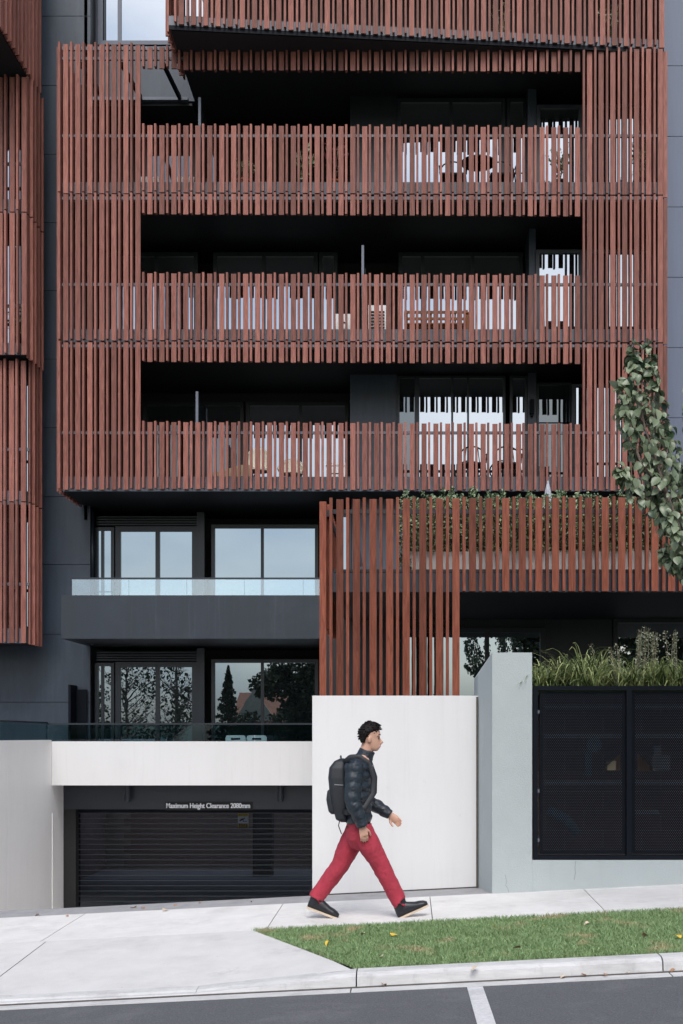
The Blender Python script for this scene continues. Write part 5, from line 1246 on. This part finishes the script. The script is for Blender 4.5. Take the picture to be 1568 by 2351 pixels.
for k in range(420):                               # tousled locks over the cap
    rgk = rg[rng.randrange(2, len(rg))]; p = Vector(rgk[rng.randrange(len(rgk))]); o_ = (p - Vector((hc.x - .01, YM, hc.z + .15))).normalized()
    q = p + o_ * rng.uniform(.001, .007) + Vector((rng.uniform(-.008, .018), rng.uniform(-.010, .010), rng.uniform(-.016, .004)))
    ha.tube([p - o_ * .004, p.lerp(q, .5) + o_ * .004, q], [.0065, .005, .0015], 4)
for k in range(60):
    a = rng.random() * 6.283; r_ = rng.random() ** .5; p = Vector((hc.x - .012 + .075 * r_ * math.cos(a), YM + .05 * r_ * math.sin(a), hc.z + .245 * (1.01 - .13 * r_ * r_)))
    ha.tube([p, p + Vector((.012 + .012 * rng.random(), rng.uniform(-.012, .012), .012)), p + Vector((.03 + .01 * rng.random(), rng.uniform(-.02, .02), .008))], [.010, .008, .003], 5)
ha.obj('hair', 'hair', man, smooth=True)
# jacket
jk = MB()
limb(jk, [J(824, 1891), J(822, 1868), J(820, 1838), J(820, 1805), J(822, 1775), J(828, 1754), J(835, 1740)], [(.108, .165), (.122, .178), (.130, .185), (.138, .195), (.136, .200), (.115, .185), (.080, .105)], n=28, sub=9, puff=.13, freq=math.pi / .098)
limb(jk, [J(834, 1746), J(839, 1733), J(843, 1722)], [(.082, .092), (.074, .080), (.071, .076)], n=20, sub=3)
for s_, e_, w_ in ((shN, elN, wrN), (shF, elF, wrF)):
    limb(jk, [s_ + Vector((0.0, 0, .02)), s_.lerp(e_, .5), e_, e_.lerp(w_, .55), w_ + (w_ - e_) * .06], [.082, .078, .070, .060, .046], n=18, sub=8, puff=.10, freq=math.pi / .085)
crease(finish(jk.obj('puffer_jacket', 'jacket', man, smooth=True), 0.0065, 2, 0.4), 0.04, 0.014)
B('zip_pull', 'steel', man, J(855, 1760).x, J(855, 1760).x + .006, YM - .004, YM + .004, J(855, 1762).z, J(855, 1756).z)
MB().tube([J(796, 1898), J(825, 1898), J(851, 1898)], [(.012, .10), (.014, .160), (.012, .10)], 12).obj('belt', 'belt', man)
# trousers
tr_ = MB()
limb(tr_, [J(825, 1888), J(824, 1903), J(824, 1925), J(825, 1948)], [(.108, .158), (.118, .168), (.112, .165), (.06, .10)], n=24, sub=4)
limb(tr_, [hipN, hipN.lerp(kneeN, .5), kneeN, kneeN.lerp(ankN, .5), ankN, ankN + Vector((.012, 0, -.012))], [.108, .100, .082, .076, .072, .074], n=18, sub=5)
limb(tr_, [hipF, hipF.lerp(kneeF, .5), kneeF, kneeF.lerp(ankF, .5), ankF, ankF + Vector((-.006, 0, -.012))], [.108, .100, .082, .076, .072, .074], n=18, sub=5)
crease(crease(finish(tr_.obj('trousers', 'trousers', man, smooth=True), 0.006, 3, 0.4), 0.09, 0.016), 0.04, 0.004)
# boots with cream soles
def boot(heel, toe, ank, side):
    d = toe - heel; Ln = d.length; d.normalize(); up = Vector((0, 1, 0)).cross(d) * -1
    if up.z < 0: up = -up
    b = MB(); P = lambda u, h: heel + d * (u * Ln) + up * h
    rg = []
    for u, h, a, w_ in ((-.03, .046, .030, .026), (.03, .060, .054, .038), (.18, .068, .064, .042), (.34, .066, .062, .043), (.5, .056, .051, .046), (.66, .047, .040, .050), (.8, .043, .036, .051), (.92, .036, .029, .043), (1.0, .030, .018, .026)):
        c = P(u, h); rg.append([c + up * (a * math.sin(q)) + Vector((0, 1, 0)) * (w_ * math.cos(q)) for q in [2 * math.pi * k / 14 for k in range(14)]])
    b.loft(rg)
    b.tube([P(.17, .05), P(.18, .10).lerp(ank, .4), ank + Vector((0, 0, .03))], [(.060, .048), (.060, .050), (.056, .052)], 14)
    o = b.obj('boot', 'boot', man, smooth=True, fix=True); finish(o, 0.005, 3, .4)
    s_ = MB(); rg = []
    for u, w_ in ((-.03, .022), (.03, .036), (.2, .040), (.4, .039), (.6, .046), (.8, .050), (.93, .042), (1.01, .022)):
        c = P(u, .0); rg.append([c + up * q[1] + Vector((0, 1, 0)) * (q[0] * w_) for q in ((1, .0), (1, .018), (-1, .018), (-1, .0))])
    s_.loft(rg).obj('sole', 'sole', o, fix=True)
    l = MB()
    for k in range(3): c = P(.36 + .07 * k, .088 - .014 * k); l.tube([c + Vector((0, -.026, 0)), c + up * .006, c + Vector((0, .026, 0))], .003, 5)
    l.obj('laces', 'black', o)
boot(J(918, 2107, -0.08), J(984, 2077, -0.08), ankN, -1)
boot(J(704, 2088, 0.08), J(774, 2113.5, 0.08), ankF, 1)
# backpack
pkx = thing('backpack', 'slim black backpack on the back of the walking man', 'backpack', J(775, 1885))
pm = MB(); rg = []
def sq(c, a, b, n=20, e=0.45):
    o = []
    for k in range(n):
        q = 2 * math.pi * k / n; cq, sq_ = math.cos(q), math.sin(q)
        o.append((c.x + a * math.copysign(abs(cq) ** e, cq), c.y + b * math.copysign(abs(sq_) ** e, sq_), c.z))
    return o
for px, py, a, b in ((790, 1886, .030, .10), (786, 1880, .055, .135), (783, 1850, .075, .145), (779, 1815, .085, .15), (776, 1785, .085, .15), (776, 1762, .075, .14), (781, 1747, .05, .11), (786, 1741, .02, .06)): rg.append(sq(J(px, py), a, b))
finish(pm.loft(rg).obj('pack_body', 'pack', pkx, smooth=True, fix=True), 0.008, 3, .5)
rg = [sq(J(px, py), a, b) for px, py, a, b in ((766, 1868, .02, .09), (764, 1862, .035, .11), (760, 1835, .04, .115), (760, 1815, .03, .11), (764, 1808, .012, .08))]
finish(MB().loft(rg).obj('front_pocket', 'pack', pkx, smooth=True, fix=True), 0.007, 2, .5)
for s_ in (-1, 1):
    MB().tube([J(790, 1752, s_ * .10), J(805, 1739, s_ * .115), J(826, 1737, s_ * .125), J(848, 1752, s_ * .125), J(859, 1785, s_ * .12), J(858, 1820, s_ * .125), J(840, 1850, s_ * .195), J(800, 1862, s_ * .20), J(788, 1862, s_ * .13)], [(.026, .008)] * 9, 8).obj('shoulder_strap', 'pack', pkx, smooth=True)
MB().tube([J(784, 1745, -.04), J(782, 1736, -.03), J(782, 1735, .03), J(784, 1745, .04)], .006, 6).obj('top_handle', 'pack', pkx)
MB().tube([J(770, 1800, -.148), J(790, 1801, -.152)], [(.003, .006)] * 2, 6).obj('trim', 'strap_grey', pkx)
MB().tube([J(782, 1880, -.13), J(779, 1893, -.135), J(786, 1912, -.14)], .005, 5).obj('hanging_strap', 'pack', pkx)

# ------------------------------------------------------------------ fallen leaves
fl_shape = [leaf_shape(0.062, 0.052, 0.25, 0.3), leaf_shape(0.05, 0.042, 0.6, 0.5)]
fl_me = {}
for mt_ in ('leaf_yellow', 'leaf_brown', 'leaf_tan'):
    for k, (v, f) in enumerate(fl_shape):
        me = bpy.data.meshes.new('fallen_leaf'); me.from_pydata(v.tolist(), [], f); me.materials.append(M[mt_]); me.shade_smooth(); fl_me[(mt_, k)] = me
def ground_hit(px, py):
    best = None
    for i in range(4000):
        y = 7.4 + i * 0.0015; x = X(px, y)
        if y < Y_KF: z = roadz(x, y) if y < Y_GO else gx(x) - .126
        elif y < Y_KB: z = gx(x) - .036
        elif y < Y_FF:
            u = (Y_FF - y) / (Y_FF - Y_KB); z = verge(x, y) + .022 if x > XF0 + (XF1 - XF0) * u else cross(x, y)
        elif y < Y_FB: z = foot(x, y)
        else: z = strip(x, y)
        if Z(py, y) <= z: return (x, y, z)
    return (X(px, 9), 9, 0)
leaves_at = [
    (307, 2085, 'leaf_yellow', 'large yellow leaf on the grey driveway edge left of the man'), (325, 2086, 'leaf_brown', 'dark curled leaf just right of the yellow leaf on the driveway edge'),
    (398, 2079, 'leaf_brown', 'dark brown leaf on the driveway edge left of centre'), (463, 2074, 'leaf_brown', 'brown leaf pair nearest the garage door centre'), (375, 2093, 'leaf_tan', 'tan leaf on the pale path left of the man'),
    (92, 2102, 'leaf_tan', 'tan leaf near the foot of the left white wall'), (152, 2104, 'leaf_brown', 'small brown leaf on the driveway edge near the left joint'), (575, 2072, 'leaf_tan', 'small tan leaf left of the joint behind the man'),
    (900, 2151, 'leaf_yellow', 'large bright yellow leaf lying on the verge grass'), (837, 2145, 'leaf_tan', 'pale pink-tan leaf left of the bright yellow leaf on the grass'), (878, 2198, 'leaf_tan', 'pale leaf on the grass just above the kerb'),
    (1131, 2128, 'leaf_yellow', 'small yellow leaf at the back edge of the verge'), (1248, 2128, 'leaf_yellow', 'tiny yellow leaf in the middle of the verge grass'), (1353, 2121, 'leaf_tan', 'pale leaf near the footpath on the right half of the verge'),
    (1195, 2179, 'leaf_brown', 'brown leaf among bare patches of the verge'), (757, 2163, 'leaf_yellow', 'yellow leaf near the left tip of the verge'), (1553, 2150, 'leaf_yellow', 'yellow leaf at the right edge of the verge'), (1485, 2149, 'leaf_brown', 'brown leaf on the right part of the verge'),
    (1097, 2250, 'leaf_tan', 'cream leaf lying in the gutter by the bay line'), (1335, 2241, 'leaf_brown', 'brown leaves against the kerb right of the bay line'), (1298, 2243, 'leaf_tan', 'tan leaf in the gutter left of the brown ones'), (1445, 2236, 'leaf_tan', 'small tan leaf in the gutter near the kerb joint'),
    (1550, 2229, 'leaf_brown', 'brown leaf in the gutter at the right edge'), (878, 2264, 'leaf_brown', 'brown leaf in the gutter at the left end of the kerb'), (1390, 2238, 'leaf_brown', 'small brown leaf in the gutter midway along the kerb'),
]
for k, (px, py, mt_, lb) in enumerate(leaves_at):
    p = ground_hit(px, py); o = bpy.data.objects.new('fallen_leaf', fl_me[(mt_, k % 2)])
    put(o, None, (p[0], p[1], p[2] + .010)); s_ = 0.75 + 0.45 * rng.random()
    if 'large' in lb: s_ = 1.35
    if 'tiny' in lb or 'small' in lb: s_ = 0.6
    o.scale = (s_, s_, s_); o.rotation_euler = (rng.uniform(-.45, .45), rng.uniform(-.3, .35), rng.uniform(0, 6.28))
    tag(o, lb, 'leaf', 'fallen leaves')

# ------------------------------------------------------------------ across the street: seen mirrored in the lower windows
def far_tree(x, y, h, rad, label, kind='round', n=3800, seed=0, trunk=0.16, base_=0.3, leaf=0.22):
    g = np.random.default_rng(seed); z0 = gx(x) - .02
    t = thing('garden_tree', label, 'tree', (x, y, z0))
    tk = MB().tube([(x, y, z0 - .05), (x + .05, y, z0 + h * .45), (x, y, z0 + h * .92)], [trunk, trunk * .7, .02], 8)
    if kind == 'bare':
        for k in range(34):
            a = g.random() * 6.283; zb = z0 + h * (.16 + .7 * g.random()); L_ = rad * (.35 + .75 * g.random()) * (1.15 - .6 * (zb - z0) / h)
            p = Vector((x, y, zb)); pts = [p]
            for j in range(5): a += g.normal(0, .35); p = p + Vector((math.cos(a) * L_ * .2, math.sin(a) * L_ * .2, L_ * (.10 + .16 * g.random()))); pts.append(p)
            tk.tube(pts, [.036, .03, .024, .018, .012, .007], 5)
            for j in range(16):
                i_ = int(g.integers(1, 5)); s_ = pts[i_].lerp(pts[i_ + 1], g.random()); e_ = s_ + Vector((g.normal(0, .28), g.normal(0, .28), .12 + .3 * g.random())); m2 = s_.lerp(e_, .5) + Vector((g.normal(0, .05), g.normal(0, .05), 0))
                tk.tube([s_, m2, e_], [.012, .008, .004], 4)
    tk.obj('trunk', 'bark', t)
    if kind != 'bare' or n:
        if kind == 'conifer':
            u = g.random(n); zz = z0 + h * (.08 + .92 * u); rr = rad * (1 - u) ** .9 * (0.55 + .45 * np.abs(np.sin(u * 40))) * np.sqrt(g.random(n)); a = g.random(n) * 6.283
            P = np.stack([x + rr * np.cos(a), y + rr * np.sin(a), zz - rr * .25], 1)
        else:
            C = [(g.normal(0, .5), g.normal(0, .5), base_ + (1 - base_) * g.random()) for _ in range(26)]; P = []
            for cx_, cy_, cz_ in C:
                m_ = n // 26; d = g.normal(0, 1, (m_, 3)); d /= np.linalg.norm(d, axis=1)[:, None]; d *= (g.random((m_, 1)) ** .4) * rad * .42
                P.append(d + np.array([x + cx_ * rad, y + cy_ * rad, z0 + h * min(cz_, .9)]))
            P = np.concatenate(P)
        V, Fq = leaf_quads(P, leaf, g, .4, 1.5); raw_mesh('crown', V, Fq, 'far_leaf', t, (x, y, z0))
far_tree(-10.9, -20, 6.4, 1.5, 'slim conifer mirrored in the lower window beside the house', 'conifer', 2600, 1)
far_tree(-6.0, -19, 6.6, 2.0, 'dark evergreen mirrored at the right of the lower window', seed=2, n=8000, base_=.05, leaf=.3)
far_tree(-16.5, -18, 8.0, 2.4, 'bare-branched tree mirrored in the lower glass door', 'bare', 900, 3, .12)
far_tree(-13.4, -17, 8.5, 1.8, 'bare tree with a leaning trunk mirrored in the lower glass door', 'bare', 1200, 4, .17)
far_tree(-19.2, -20, 6.0, 2.0, 'dark tree mirrored in the narrow lower side window', seed=5)
far_tree(12.3, -16, 9.5, 3.3, 'large drooping tree mirrored in the window above the planter', seed=6, n=9000, base_=.12, leaf=.36)
far_tree(7.3, -19, 8.2, 2.1, 'dark bushy tree mirrored in the window left of the planter', seed=7, n=9000, base_=.05, leaf=.34)
for k, (x, y, r_) in enumerate(((-15, -15, 1.7), (-18, -14, 1.8), (-8.6, -15, 1.4), (0.5, -16, 1.4))): far_tree(x, y, 2.6 + .3 * k, r_, ['round shrub mirrored below the bare trees', 'round shrub mirrored at the foot of the left glass', 'round shrub mirrored in front of the house', 'round shrub mirrored between the slats'][k], seed=20 + k, n=2600, trunk=.06, base_=.1)
hx, hy = -8.7, -24.0; hz = gx(hx)
hs_ = thing('house', 'cream gabled house with red tiled roof mirrored in the lower window', 'house', (hx, hy, hz))
B('wall', 'brick_red', hs_, hx - 2.2, hx + 4.0, hy - 6, hy, hz, hz + 2.9)
MB().prism_xz([(hx - 2.4, hz + 2.9), (hx + .2, hz + 2.9), (hx - 1.1, hz + 5.2)], hy + .01, hy + .15).obj('gable', 'gable', hs_)
MB().add([(hx - 2.5, hy + .4, hz + 2.85), (hx + 4.3, hy + .4, hz + 2.85), (hx + 4.3, hy - 3, hz + 4.9), (hx - 2.5, hy - 3, hz + 4.9), (hx + 4.3, hy - 6.4, hz + 2.85), (hx - 2.5, hy - 6.4, hz + 2.85)], [(0, 1, 2, 3), (3, 2, 4, 5)]).obj('roof', 'tile_red', hs_)
B('window', 'glass_dark', hs_, hx + 1.2, hx + 2.4, hy + .005, hy + .03, hz + 1.0, hz + 2.2)
MB().tube([(-4.3, -12, gx(-4) - .1), (-4.3, -12, 8.2)], .13, 8).obj('pole', 'bark', thing('utility_pole', 'timber utility pole across the street carrying the mirrored wires', 'pole', (-4.3, -12, gx(-4))))
for k, zz in enumerate((7.0, 7.6)):
    pts = [(-40 + 4 * i, -12, zz - .5 * math.sin(math.pi * ((i * 4 + 4.3) % 36) / 36)) for i in range(20)]
    tag(MB().tube(pts, .022, 5).obj('overhead_wire', 'black'), ['lower overhead wire mirrored in the windows', 'upper overhead wire mirrored in the windows'][k], 'wire', 'overhead wires')
